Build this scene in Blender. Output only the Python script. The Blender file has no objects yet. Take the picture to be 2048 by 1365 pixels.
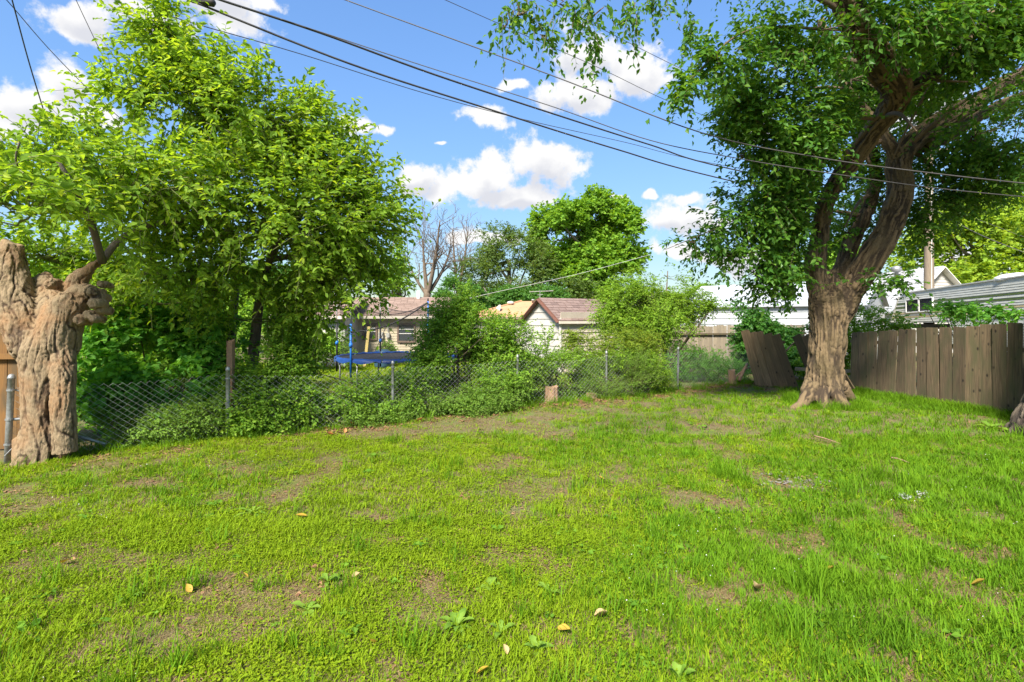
import bpy, math
import numpy as np
from mathutils import Vector, Matrix

# ------------------------------------------------------------------ camera
F = 1050.0            # focal length in photograph pixels (2048 wide)
HZ = 638.0            # horizon row in the photograph
CAMZ = 2.1
scene = bpy.context.scene
cam_d = bpy.data.cameras.new('camera')
cam = bpy.data.objects.new('camera', cam_d)
scene.collection.objects.link(cam)
cam.location = (0, 0, CAMZ)
cam.rotation_euler = (math.radians(90), 0, 0)
cam_d.sensor_width = 36.0
cam_d.lens = F / 2048 * 36
cam_d.shift_y = -(682.5 - HZ) / 2048
cam_d.clip_start = 0.1
cam_d.clip_end = 3000
scene.camera = cam
scene.render.resolution_x = 1024
scene.render.resolution_y = 682

# ------------------------------------------------------------------ light
SUN_EL, SUN_AZ = 44.0, 202.0      # azimuth clockwise from +Y (camera looks along +Y)
SUN_STR, SUN_ANGLE = 3.5, 14.0
SKY_STR = 0.112
EXPOSURE = 1.8
sd = Vector((math.sin(math.radians(SUN_AZ)) * math.cos(math.radians(SUN_EL)),
             math.cos(math.radians(SUN_AZ)) * math.cos(math.radians(SUN_EL)),
             math.sin(math.radians(SUN_EL))))
sun_d = bpy.data.lights.new('sun', 'SUN')
sun_d.energy = SUN_STR
sun_d.angle = math.radians(SUN_ANGLE)
sun_d.color = (1.0, 0.94, 0.83)
sun = bpy.data.objects.new('sun', sun_d)
scene.collection.objects.link(sun)
sun.rotation_euler = sd.to_track_quat('Z', 'Y').to_euler()
scene.view_settings.view_transform = 'Standard'
scene.view_settings.look = 'None'
scene.view_settings.gamma = 1.0
scene.view_settings.exposure = EXPOSURE
scene.view_settings.use_curve_mapping = False
scene.render.engine = 'CYCLES'
scene.cycles.max_bounces = 8
scene.cycles.transparent_max_bounces = 16

rng = np.random.default_rng(11)
C = scene.collection


def P(x, y, Y):
    """photograph pixel + distance along the view axis -> world point"""
    return np.array([(x - 1024) / F * Y, Y, CAMZ + (HZ - y) / F * Y])


def G(x, y):
    """photograph pixel on the ground -> world point"""
    Y = CAMZ * F / (y - HZ)
    return np.array([(x - 1024) / F * Y, Y, 0.0])


# ------------------------------------------------------------------ node helper
def nd(nt, typ, ins=None, **props):
    n = nt.nodes.new(typ)
    for k, v in props.items():
        setattr(n, k, v)
    for k, v in (ins or {}).items():
        s = n.inputs[k]
        if isinstance(v, bpy.types.NodeSocket):
            nt.links.new(v, s)
        elif isinstance(v, bpy.types.Node):
            nt.links.new(v.outputs[0], s)
        else:
            s.default_value = v
    return n


def ramp(nt, fac, stops):
    n = nd(nt, 'ShaderNodeValToRGB', {0: fac})
    e = n.color_ramp.elements
    while len(e) < len(stops):
        e.new(0.5)
    for el, (p, c) in zip(e, stops):
        el.position = p
        el.color = (c[0], c[1], c[2], 1)
    return n


def math_(nt, op, a, b=0.0, clamp=False):
    return nd(nt, 'ShaderNodeMath', {0: a, 1: b}, operation=op, use_clamp=clamp).outputs[0]


def mixc(nt, fac, a, b, mode='MIX'):
    n = nt.nodes.new('ShaderNodeMix')
    n.data_type = 'RGBA'
    n.blend_type = mode
    for i, v in ((0, fac), (6, a), (7, b)):
        s = n.inputs[i]
        if isinstance(v, bpy.types.NodeSocket):
            nt.links.new(v, s)
        elif isinstance(v, bpy.types.Node):
            nt.links.new(v.outputs[0], s)
        else:
            s.default_value = v if i == 0 else (v[0], v[1], v[2], 1)
    return n.outputs[2]


# ------------------------------------------------------------------ world: blue sky with cumulus
world = bpy.data.worlds.new('World')
scene.world = world
world.use_nodes = True
wt = world.node_tree
wt.nodes.clear()

cl = [  # (x, y, rx, ry) in photograph pixels; they become directions on the sky
    (165, 42, 80, 36), (300, 36, 100, 36), (440, 22, 105, 42), (520, -2, 60, 26),
    (50, 205, 110, 48), (130, 175, 75, 58), (-50, 240, 90, 50), (200, 240, 70, 26), (10, 335, 50, 22),
    (1175, 112, 95, 50), (1265, 148, 95, 56), (1160, 190, 115, 42), (1020, 172, 34, 15),
    (970, 235, 62, 26),
    (1085, 328, 85, 58), (985, 345, 72, 46), (935, 365, 50, 28), (1030, 388, 120, 30),
    (835, 362, 60, 28), (880, 380, 40, 26),
    (1350, 445, 66, 34), (1410, 430, 56, 38), (1382, 392, 38, 17), (1310, 397, 14, 11),
    (1505, 268, 50, 40), (1470, 525, 100, 34), (1345, 505, 46, 22),
    (705, 248, 42, 24), (772, 262, 28, 10), (880, 293, 14, 6),
    (960, 480, 80, 24), (1245, 395, 30, 8),
    (1800, 220, 140, 50), (1950, 540, 120, 36),
]
big = [(165, 52, 80, 30), (300, 48, 100, 30), (450, 34, 110, 36), (60, 225, 130, 36), (130, 200, 70, 44), (1175, 140, 100, 40), (1265, 175, 100, 44), (1150, 215, 120, 30),
       (1085, 362, 85, 46), (985, 385, 80, 34), (1030, 412, 130, 22), (835, 378, 60, 20), (1350, 462, 66, 24), (1410, 452, 56, 26), (1470, 540, 120, 34)]
cr = np.random.default_rng(5)
blobs, shade = [], []
for lst, src_ in ((blobs, cl), (shade, big)):
    for (x, y, rx, ry) in src_:
        d = Vector(((x - 1024) / F, 1, (HZ - y) / F))
        k = 1 / d.length
        lst.append((d.normalized(), rx / F * k * math.sqrt(k), ry / F * k))
for i in range(13):      # clouds round the unseen rest of the sky, enlarged to add fill light
    az = math.radians(cr.uniform(70, 290)); el = math.radians(cr.uniform(8, 62))
    for j in range(2):
        a2 = az + cr.normal(0, .07); e2 = el + cr.normal(0, .02)
        d = Vector((math.sin(a2) * math.cos(e2), math.cos(a2) * math.cos(e2), math.sin(e2)))
        blobs.append((d, cr.uniform(.11, .20), cr.uniform(.045, .085)))
        shade.append((Vector((d.x, d.y, d.z - .015)).normalized(), .1, .035))


def field(name, lst, namp, sharp):
    grp = bpy.data.node_groups.new(name, 'ShaderNodeTree')
    grp.interface.new_socket('Vector', in_out='INPUT', socket_type='NodeSocketVector')
    grp.interface.new_socket('Fac', in_out='OUTPUT', socket_type='NodeSocketFloat')
    gi = grp.nodes.new('NodeGroupInput'); go = grp.nodes.new('NodeGroupOutput')
    n1 = nd(grp, 'ShaderNodeTexNoise', {'Vector': gi.outputs[0], 'Scale': sharp, 'Detail': 7.0, 'Roughness': 0.62})
    n2 = nd(grp, 'ShaderNodeTexNoise', {'Vector': gi.outputs[0], 'Scale': 11.0, 'Detail': 3.0})
    warp = nd(grp, 'ShaderNodeVectorMath', {0: n2.outputs['Color'], 1: (.5, .5, .5)}, operation='SUBTRACT')
    warp2 = nd(grp, 'ShaderNodeVectorMath', {0: warp.outputs[0], 'Scale': .07}, operation='SCALE')
    wv = nd(grp, 'ShaderNodeVectorMath', {0: gi.outputs[0], 1: warp2.outputs[0]}, operation='ADD')
    acc = None
    for (d, rx, ry) in lst:
        t = Vector((d.y, -d.x, 0)).normalized()
        u = t.cross(d)
        rot = Matrix((t, d, u)).transposed().to_euler()
        vin = wv.outputs[0]
        if acc is not None:      # chained one after another, which keeps the shader's memory use small
            vin = nd(grp, 'ShaderNodeVectorMath', {0: acc, 1: (1e-9, 1e-9, 1e-9), 2: wv.outputs[0]}, operation='MULTIPLY_ADD').outputs[0]
        m = nd(grp, 'ShaderNodeMapping', {'Vector': vin, 'Location': d, 'Rotation': rot, 'Scale': (rx, .5, ry)}, vector_type='TEXTURE')
        ln = nd(grp, 'ShaderNodeVectorMath', {0: m.outputs[0]}, operation='LENGTH').outputs['Value']
        acc = ln if acc is None else nd(grp, 'ShaderNodeMath', {0: acc, 1: ln, 2: .2}, operation='SMOOTH_MIN').outputs[0]
    f1 = math_(grp, 'SUBTRACT', 1.12, acc)
    f2 = math_(grp, 'MULTIPLY', math_(grp, 'SUBTRACT', n1.outputs['Fac'], .5), namp)
    grp.links.new(math_(grp, 'ADD', f1, f2), go.inputs[0])
    return grp


tc = nd(wt, 'ShaderNodeTexCoord')
g1 = wt.nodes.new('ShaderNodeGroup'); g1.node_tree = field('cloud_field', blobs, 2.3, 24.0)
g2 = wt.nodes.new('ShaderNodeGroup'); g2.node_tree = field('cloud_base', shade, 1.5, 16.0)
wt.links.new(tc.outputs['Generated'], g1.inputs[0])
wt.links.new(tc.outputs['Generated'], g2.inputs[0])
mask = nd(wt, 'ShaderNodeMapRange', {0: g1.outputs[0], 1: .06, 2: .55}, interpolation_type='SMOOTHSTEP').outputs[0]
dens = nd(wt, 'ShaderNodeMapRange', {0: g2.outputs[0], 1: .15, 2: .95}, interpolation_type='SMOOTHSTEP').outputs[0]
sky = nd(wt, 'ShaderNodeTexSky', sky_type='NISHITA', sun_disc=False, sun_elevation=math.radians(SUN_EL),
         sun_rotation=math.radians(SUN_AZ), air_density=1.0, dust_density=.3, ozone_density=2.2)
bw = nd(wt, 'ShaderNodeRGBToBW', {0: sky.outputs[0]})      # soften the glare towards the horizon
dv = math_(wt, 'DIVIDE', 1.3, math_(wt, 'ADD', 1.0, math_(wt, 'MULTIPLY', bw.outputs[0], .35)))
soft = nd(wt, 'ShaderNodeVectorMath', {0: sky.outputs[0], 'Scale': dv}, operation='SCALE')
hsv = nd(wt, 'ShaderNodeHueSaturation', {'Hue': .503, 'Saturation': 1.15, 'Value': .90, 'Color': soft.outputs[0]})
ccol = mixc(wt, dens, (2.65, 2.64, 2.63), (1.95, 1.99, 2.16))
col = mixc(wt, mask, hsv.outputs[0], ccol)
bg = nd(wt, 'ShaderNodeBackground', {'Color': col, 'Strength': SKY_STR})
wo = nd(wt, 'ShaderNodeOutputWorld', {'Surface': bg.outputs[0]})
world.cycles.sampling_method = 'MANUAL'
world.cycles.sample_map_resolution = 256


# ------------------------------------------------------------------ noise
def _hash(ix, iy, iz):
    h = (ix.astype(np.int64) * 374761393 + iy.astype(np.int64) * 668265263 + iz.astype(np.int64) * 2147483647 + 1013) & 0xffffffff
    h = ((h ^ (h >> 13)) * 1274126177) & 0xffffffff
    h = (h ^ (h >> 16)) & 0xffffff
    return h / float(0xffffff)


def vnoise(p):
    p = np.asarray(p, float)
    i = np.floor(p)
    f = p - i
    f = f * f * (3 - 2 * f)
    x, y, z = i[:, 0], i[:, 1], i[:, 2]
    r = 0
    for a in (0, 1):
        for b in (0, 1):
            for c in (0, 1):
                w = (f[:, 0] if a else 1 - f[:, 0]) * (f[:, 1] if b else 1 - f[:, 1]) * (f[:, 2] if c else 1 - f[:, 2])
                r = r + w * _hash(x + a, y + b, z + c)
    return r


def fbm(p, o=3):
    p = np.asarray(p, float)
    r, a, s = 0, .5, 0
    for k in range(o):
        r = r + a * vnoise(p * 2 ** k + 17.3 * k)
        s += a
        a *= .5
    return r / s


def unit(a):
    a = np.asarray(a, float)
    return a / np.maximum(np.linalg.norm(a, axis=-1, keepdims=True), 1e-9)


# ------------------------------------------------------------------ mesh builder
class MB:
    def __init__(s):
        s.v, s.f, s.n = [], [], 0

    def add(s, v, *faces):
        v = np.asarray(v, float).reshape(-1, 3)
        s.v.append(v)
        for f in faces:
            f = np.asarray(f, int)
            if f.size:
                s.f.append(f + s.n)
        s.n += len(v)
        return s

    def box(s, c, d, R=None, jit=0.0):
        q = np.array([(a, b, e) for e in (-.5, .5) for b in (-.5, .5) for a in (-.5, .5)]) * np.array(d)
        if jit:
            q = q + rng.normal(0, jit, q.shape)
        if R is not None:
            q = q @ np.asarray(R).T
        return s.add(q + np.array(c), [(0, 2, 3, 1), (4, 5, 7, 6), (0, 1, 5, 4), (2, 6, 7, 3), (0, 4, 6, 2), (1, 3, 7, 5)])

    def beam(s, a, b, w, h, up=(0, 0, 1)):
        a, b = np.array(a, float), np.array(b, float)
        x = unit(b - a)
        y = unit(np.cross(np.array(up, float), x))
        z = np.cross(x, y)
        return s.box((a + b) / 2, (np.linalg.norm(b - a), w, h), np.stack([x, y, z], 1))

    def tube(s, pts, rad, n=8, caps=True):
        pts = np.asarray(pts, float)
        K = len(pts)
        rad = np.broadcast_to(np.asarray(rad, float), (K,))
        t = unit(np.gradient(pts, axis=0))
        ref = np.array([0, 0, 1.]) if abs(t[0][2]) < .9 else np.array([1., 0, 0])
        a = unit(np.cross(ref, t[0]))
        vs = []
        an = np.linspace(0, 2 * np.pi, n, endpoint=False)
        for k in range(K):
            a = unit(a - t[k] * (a @ t[k]))
            b = np.cross(t[k], a)
            vs.append(pts[k] + rad[k] * (np.cos(an)[:, None] * a + np.sin(an)[:, None] * b))
        v = np.concatenate(vs)
        i = np.arange(n)
        j = (i + 1) % n
        q = np.concatenate([np.stack([k * n + i, k * n + j, (k + 1) * n + j, (k + 1) * n + i], 1) for k in range(K - 1)])
        fs = [q]
        if caps:
            fs += [np.arange(n)[None, ::-1], (np.arange(n) + (K - 1) * n)[None]]
        return s.add(v, *fs)

    def tubes(s, Pn, Rn, n=3):
        """many thin tubes at once: Pn [N,K,3], Rn [N,K]"""
        Pn = np.asarray(Pn, float)
        N, K, _ = Pn.shape
        Rn = np.broadcast_to(np.asarray(Rn, float), (N, K))
        t = unit(np.gradient(Pn, axis=1))
        ref = np.where(np.abs(t[..., 2:3]) < .8, np.array([0, 0, 1.]), np.array([1., 0, 0]))
        a = unit(np.cross(ref, t))
        b = np.cross(t, a)
        an = np.linspace(0, 2 * np.pi, n, endpoint=False)
        v = Pn[:, :, None] + Rn[:, :, None, None] * (np.cos(an)[:, None] * a[:, :, None] + np.sin(an)[:, None] * b[:, :, None])
        base = (np.arange(N) * K * n)[:, None, None]
        kk = (np.arange(K - 1) * n)[None, :, None]
        i = np.arange(n)[None, None]
        j = (i + 1) % n
        q = np.stack(np.broadcast_arrays(base + kk + i, base + kk + j, base + kk + n + j, base + kk + n + i), -1).reshape(-1, 4)
        return s.add(v, q)

    def mesh(s, name):
        me = bpy.data.meshes.new(name)
        v = np.concatenate(s.v)
        me.vertices.add(len(v))
        me.vertices.foreach_set('co', v.astype(np.float32).ravel())
        li = np.concatenate([f.ravel() for f in s.f])
        ln = np.concatenate([np.full(len(f), f.shape[1]) for f in s.f])
        st = np.concatenate([[0], np.cumsum(ln)[:-1]])
        me.loops.add(len(li))
        me.loops.foreach_set('vertex_index', li.astype(np.int32))
        me.polygons.add(len(ln))
        me.polygons.foreach_set('loop_start', st.astype(np.int32))
        me.polygons.foreach_set('loop_total', ln.astype(np.int32))
        me.update(calc_edges=True)
        me.polygons.foreach_set('use_smooth', np.zeros(len(me.polygons), bool))
        return me

    def build(s, name, mat, parent=None, smooth=False):
        me = s.mesh(name)
        return link(name, me, mat, parent, smooth)


def link(name, me, mat, parent=None, smooth=False):
    if mat is not None and not me.materials:
        me.materials.append(M[mat] if isinstance(mat, str) else mat)
    if smooth:
        me.polygons.foreach_set('use_smooth', np.ones(len(me.polygons), bool))
    o = bpy.data.objects.new(name, me)
    C.objects.link(o)
    if parent is not None:
        o.parent = parent
        o.matrix_parent_inverse = Matrix.Translation(parent.location).inverted()
    return o


def thing(name, label, cat, loc=(0, 0, 0), group=None):
    o = bpy.data.objects.new(name, None)
    o.location = [float(a) for a in loc]
    o.empty_display_size = .2
    C.objects.link(o)
    return tag(o, label, cat, group)


def tag(o, label, cat, group=None):
    o['label'] = label
    o['category'] = cat
    if group:
        o['group'] = group
    return o


def kind(o, k):
    o['kind'] = k
    return o


def catmull(pts, n=8):
    pts = np.asarray(pts, float)
    if len(pts) < 3:
        t = np.linspace(0, 1, n + 1)[:, None]
        return pts[0] * (1 - t) + pts[-1] * t
    p = np.concatenate([[2 * pts[0] - pts[1]], pts, [2 * pts[-1] - pts[-2]]])
    out = []
    for i in range(1, len(p) - 2):
        for t in np.linspace(0, 1, n, endpoint=False):
            a, b, c, d = p[i - 1], p[i], p[i + 1], p[i + 2]
            out.append(.5 * (2 * b + (c - a) * t + (2 * a - 5 * b + 4 * c - d) * t * t + (3 * b - a - 3 * c + d) * t ** 3))
    out.append(pts[-1])
    return np.array(out)


# ------------------------------------------------------------------ materials
M = {}


def mat(name):
    m = bpy.data.materials.new(name)
    m.use_nodes = True
    nt = m.node_tree
    nt.nodes.clear()
    M[name] = m
    return nt


def out(nt, sh, disp=None):
    nd(nt, 'ShaderNodeOutputMaterial', {'Surface': sh})


def simple(name, c1, c2=None, scale=6.0, rough=.7, metal=0.0, bump=.15, stretch=(1, 1, 1), objvar=.0, detail=5.0, dist=.01):
    """two-tone noise over object space, a little relief"""
    nt = mat(name)
    tcn = nd(nt, 'ShaderNodeTexCoord')
    mp = nd(nt, 'ShaderNodeMapping', {'Vector': tcn.outputs['Object'], 'Scale': stretch})
    nz = nd(nt, 'ShaderNodeTexNoise', {'Vector': mp.outputs[0], 'Scale': scale, 'Detail': detail, 'Roughness': .62})
    c2 = c2 or tuple(a * .6 for a in c1)
    r = ramp(nt, nz.outputs['Fac'], [(.3, c2), (.68, c1)])
    col = r.outputs[0]
    if objvar:
        oi = nd(nt, 'ShaderNodeObjectInfo')
        v = math_(nt, 'ADD', math_(nt, 'MULTIPLY', oi.outputs['Random'], objvar), 1 - objvar / 2)
        hs = nd(nt, 'ShaderNodeHueSaturation', {'Value': v, 'Color': col})
        col = hs.outputs[0]
    b = nd(nt, 'ShaderNodeBump', {'Strength': bump, 'Distance': dist, 'Height': nz.outputs['Fac']})
    p = nd(nt, 'ShaderNodeBsdfPrincipled', {'Base Color': col, 'Roughness': rough, 'Metallic': metal, 'Normal': b.outputs[0]})
    out(nt, p.outputs[0])


def leaf_mat(name, cols, trans=.5, rough=.6, tmul=(1.5, 1.3, .45), patch=.0, gain=1.0, spec=.22, dull=.06):
    nt = mat(name)
    lum = lambda c: .25 * c[0] + .65 * c[1] + .1 * c[2]
    cols = [tuple((v * (1 - dull) + lum(c) * dull) * gain for v in c) for c in cols]
    ge = nd(nt, 'ShaderNodeNewGeometry')
    oi = nd(nt, 'ShaderNodeObjectInfo')
    f = math_(nt, 'FRACT', math_(nt, 'ADD', ge.outputs['Random Per Island'], oi.outputs['Random']))
    if patch:
        nz = nd(nt, 'ShaderNodeTexNoise', {'Vector': ge.outputs['Position'], 'Scale': patch, 'Detail': 3.0})
        f = math_(nt, 'ADD', math_(nt, 'MULTIPLY', f, .45), math_(nt, 'MULTIPLY', math_(nt, 'SUBTRACT', nz.outputs['Fac'], .22), 1.0), True)
    n = len(cols)
    r = ramp(nt, f, [(i / (n - 1), c) for i, c in enumerate(cols)])
    tcol = mixc(nt, 1.0, r.outputs[0], tmul, 'MULTIPLY')
    p = nd(nt, 'ShaderNodeBsdfPrincipled', {'Base Color': r.outputs[0], 'Roughness': rough, 'Specular IOR Level': spec})
    t = nd(nt, 'ShaderNodeBsdfTranslucent', {'Color': tcol})
    mx = nd(nt, 'ShaderNodeMixShader', {0: trans, 1: p.outputs[0], 2: t.outputs[0]})
    out(nt, mx.outputs[0])


leaf_mat('mulberry_leaf', [(.075, .150, .008), (.120, .215, .010), (.165, .275, .014), (.10, .190, .012), (.23, .31, .02)], gain=1.65, trans=.58)
leaf_mat('elm_leaf', [(.026, .085, .010), (.042, .115, .012), (.065, .15, .012), (.034, .10, .012), (.10, .18, .014)], gain=1.75, rough=.36)
leaf_mat('thicket_leaf', [(.030, .10, .012), (.050, .14, .012), (.080, .185, .014), (.036, .115, .016)], gain=2.7)
leaf_mat('shrub_leaf', [(.065, .15, .010), (.10, .205, .012), (.15, .26, .014), (.075, .165, .012), (.19, .29, .02)], gain=1.7)
leaf_mat('weed_leaf', [(.055, .115, .014), (.085, .155, .016), (.11, .19, .018), (.06, .12, .018)], gain=2.1)
leaf_mat('locust_leaf', [(.095, .195, .010), (.14, .255, .012), (.19, .30, .014), (.11, .22, .012)], gain=1.45)
leaf_mat('lime_leaf', [(.16, .26, .012), (.24, .33, .016), (.12, .23, .014), (.30, .33, .02)])
leaf_mat('cottonwood_leaf', [(.070, .165, .010), (.115, .225, .012), (.15, .27, .014), (.085, .19, .012)], gain=1.55)
leaf_mat('olive_leaf', [(.055, .10, .022), (.08, .135, .026), (.10, .155, .03), (.06, .11, .02)], gain=1.6)
leaf_mat('dark_leaf', [(.030, .085, .014), (.045, .12, .018), (.065, .15, .02)], gain=1.9)
leaf_mat('far_leaf', [(.12, .21, .012), (.18, .28, .014), (.23, .31, .016), (.10, .19, .014)], gain=1.6)
leaf_mat('vine_leaf', [(.028, .10, .014), (.045, .14, .018), (.07, .18, .02), (.035, .115, .02)], gain=1.7, rough=.4)
leaf_mat('grass_lime', [(.115, .20, .006), (.18, .29, .007), (.245, .36, .008), (.31, .37, .010)], gain=0.93, trans=.36, spec=.06, dull=.02, patch=.9)
leaf_mat('grass_green', [(.062, .155, .007), (.098, .22, .008), (.14, .28, .008), (.20, .33, .010)], gain=0.94, trans=.36, spec=.06, dull=.02, patch=1.1)
leaf_mat('clover_leaf', [(.11, .20, .007), (.17, .275, .007), (.235, .34, .008), (.295, .35, .010)], gain=0.9, trans=.36, spec=.06, dull=.02, patch=.8)
leaf_mat('straw', [(.27, .19, .072), (.20, .135, .05), (.34, .26, .115), (.15, .095, .035)], trans=.15, tmul=(1, .9, .7), rough=.8)
leaf_mat('litter', [(.22, .115, .05), (.15, .075, .035), (.30, .17, .085), (.10, .055, .03)], trans=.1, tmul=(1, .8, .6), rough=.85)
leaf_mat('yellow_leaf', [(.44, .28, .02), (.50, .33, .03), (.38, .21, .02)], trans=.2, tmul=(1, .9, .4))
leaf_mat('orange_leaf', [(.48, .20, .05), (.40, .15, .04), (.52, .27, .09)], trans=.2, tmul=(1, .8, .4))
leaf_mat('pale_leaf', [(.46, .33, .15), (.40, .28, .12), (.50, .36, .18)], trans=.2, tmul=(1, .9, .6))
leaf_mat('silver_leaf', [(.38, .42, .36), (.30, .35, .30), (.46, .48, .42)], trans=.2, tmul=(1, 1, .8))
leaf_mat('broad_leaf', [(.14, .27, .02), (.17, .31, .022), (.20, .33, .026)], trans=.35)
leaf_mat('lawn_weed', [(.08, .20, .010), (.12, .26, .012), (.16, .31, .014)], trans=.4, spec=.1)
leaf_mat('petal', [(.75, .70, .72), (.66, .58, .66), (.8, .78, .78)], trans=.2, tmul=(1, 1, 1))

simple('twig', (.15, .105, .062), (.08, .055, .035), 20, .85)
simple('green_twig', (.12, .15, .035), (.085, .085, .03), 20, .8)
simple('dead_bark', (.16, .12, .085), (.09, .065, .045), 9, .9, bump=.4)
simple('galvanized', (.36, .37, .37), (.20, .205, .20), 22, .5, .55, .1)
simple('mesh_wire', (.40, .41, .40), (.26, .265, .26), 9, .5, .1, .0)
simple('white_metal', (0.464, 0.482, 0.499), (0.404, 0.421, 0.439), 3, .35, .0, .03)
simple('shed_white', (0.475, 0.458, 0.431), (0.396, 0.370, 0.334), 2.2, .65, 0, .05)
simple('shed_white_shaded', (.56, .49, .40), (.44, .37, .29), 2.0, .7, 0, .08)  # shaded side of the white shed, its shade put into the colour as beige
simple('fascia', (.17, .075, .05), (.12, .055, .038), 7, .7)
simple('peach_roof', (.50, .27, .14), (.42, .22, .11), 3, .85, 0, .1)
simple('tan_siding', (.60, .52, .36), (.52, .44, .30), 2, .6, 0, .03)
simple('eave_cream', (.64, .58, .48), (.54, .47, .38), 3, .65, 0, .03)
simple('brown_trim', (.22, .15, .11), (.17, .115, .085), 5, .6)
simple('white_trim', (.78, .77, .74), (.66, .64, .60), 5, .55)
simple('trailer_white', (0.568, 0.568, 0.516), (0.430, 0.430, 0.378), 2.6, .75, 0, .05, (1, 1, 3))
simple('trailer_stripe', (.08, .12, .02), (.05, .07, .015), 5, .5)
simple('trailer_tan', (.48, .40, .22), (.34, .27, .14), 5, .5)
simple('dark_under', (.02, .02, .02), (.012, .012, .012), 4, .9)
simple('grey_plastic', (.50, .49, .45), (.40, .39, .36), 6, .55)
simple('tramp_blue', (.01, .055, .25), (.008, .04, .17), 3, .45, 0, .1)
simple('tramp_blue_pole', (.02, .19, .62), (.015, .13, .48), 6, .5)
simple('tramp_mat', (.012, .012, .014), (.02, .02, .022), 30, .75)
simple('black_strap', (.015, .015, .018), (.01, .01, .012), 20, .7)
simple('cable', (.055, .05, .048), (.03, .028, .028), 12, .6)
simple('pale_cable', (.42, .42, .40), (.32, .32, .30), 12, .5)
simple('stone', (.20, .18, .155), (.11, .10, .085), 9, .9, bump=.5)
simple('blue_plastic', (.04, .10, .16), (.03, .07, .11), 5, .5)
simple('pole_wood', (.22, .17, .12), (.13, .10, .07), 5, .9, 0, .5, (6, 6, .5))
simple('cut_wood', (.34, .215, .125), (.19, .115, .07), 8, .9, 0, .5, (3, 3, .8))


def shingle_mat(name, a, b, c, sc=(3.2, 6.5)):
    nt = mat(name)
    ge = nd(nt, 'ShaderNodeNewGeometry')
    nz = nd(nt, 'ShaderNodeTexNoise', {'Vector': ge.outputs['Position'], 'Scale': 5.0, 'Detail': 5.0})
    r = ramp(nt, ge.outputs['Random Per Island'], [(0, a), (.5, b), (1, c)])
    col = mixc(nt, math_(nt, 'MULTIPLY', nz.outputs['Fac'], .6), r.outputs[0], tuple(x * .7 for x in a))
    n3 = nd(nt, 'ShaderNodeTexNoise', {'Vector': ge.outputs['Position'], 'Scale': 90.0})
    bp = nd(nt, 'ShaderNodeBump', {'Strength': .4, 'Distance': .01, 'Height': n3.outputs['Fac']})
    p = nd(nt, 'ShaderNodeBsdfPrincipled', {'Base Color': col, 'Roughness': .9, 'Normal': bp.outputs[0]})
    out(nt, p.outputs[0])


shingle_mat('shed_shingle', (.19, .125, .105), (.25, .175, .15), (.15, .10, .085))
shingle_mat('house_shingle', (.26, .175, .135), (.30, .21, .165), (.22, .15, .115))
shingle_mat('grey_shingle', (.44, .44, .45), (.50, .50, .51), (.38, .38, .40))


def wood_mat(name, light, dark, stain, objvar=.35):
    nt = mat(name)
    tcn = nd(nt, 'ShaderNodeTexCoord')
    oi = nd(nt, 'ShaderNodeObjectInfo')
    ofs = nd(nt, 'ShaderNodeCombineXYZ', {0: math_(nt, 'MULTIPLY', oi.outputs['Random'], 37.0), 2: math_(nt, 'MULTIPLY', oi.outputs['Random'], 11.0)})
    v = nd(nt, 'ShaderNodeVectorMath', {0: tcn.outputs['Object'], 1: ofs.outputs[0]}, operation='ADD')
    mp = nd(nt, 'ShaderNodeMapping', {'Vector': v.outputs[0], 'Scale': (34, 34, 1.3)})
    gr = nd(nt, 'ShaderNodeTexNoise', {'Vector': mp.outputs[0], 'Scale': 1.6, 'Detail': 6.0, 'Roughness': .65})
    mp2 = nd(nt, 'ShaderNodeMapping', {'Vector': v.outputs[0], 'Scale': (4, 4, 1.1)})
    st = nd(nt, 'ShaderNodeTexNoise', {'Vector': mp2.outputs[0], 'Scale': 1.3, 'Detail': 4.0})
    vo = nd(nt, 'ShaderNodeTexVoronoi', {'Vector': nd(nt, 'ShaderNodeMapping', {'Vector': v.outputs[0], 'Scale': (5.5, .8, 3.2)}).outputs[0], 'Scale': 1.0})
    knot = nd(nt, 'ShaderNodeMapRange', {0: vo.outputs['Distance'], 1: .06, 2: .17}).outputs[0]
    r = ramp(nt, gr.outputs['Fac'], [(.25, dark), (.72, light)])
    c = mixc(nt, nd(nt, 'ShaderNodeMapRange', {0: st.outputs['Fac'], 1: .44, 2: .66}).outputs[0], r.outputs[0], stain)
    c = mixc(nt, knot, tuple(x * .45 for x in dark), c)
    hs = nd(nt, 'ShaderNodeHueSaturation', {'Value': math_(nt, 'ADD', math_(nt, 'MULTIPLY', oi.outputs['Random'], objvar), 1 - objvar / 2), 'Color': c})
    bp = nd(nt, 'ShaderNodeBump', {'Strength': .6, 'Distance': .008, 'Height': gr.outputs['Fac']})
    p = nd(nt, 'ShaderNodeBsdfPrincipled', {'Base Color': hs.outputs[0], 'Roughness': .88, 'Normal': bp.outputs[0]})
    out(nt, p.outputs[0])


wood_mat('fence_wood', (.22, .155, .088), (.045, .031, .018), (.10, .088, .042), .8)
wood_mat('leaning_wood', (.28, .185, .10), (.06, .039, .022), (.14, .10, .055), .8)
wood_mat('grey_wood', (.34, .28, .20), (.20, .16, .11), (.24, .20, .15))
wood_mat('cedar', (.19, .095, .024), (.11, .05, .012), (.08, .05, .02))
wood_mat('post_wood', (.33, .19, .11), (.18, .09, .05), (.20, .14, .09))
wood_mat('yellow_wood', (.50, .40, .13), (.38, .28, .09), (.36, .28, .11))


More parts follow.
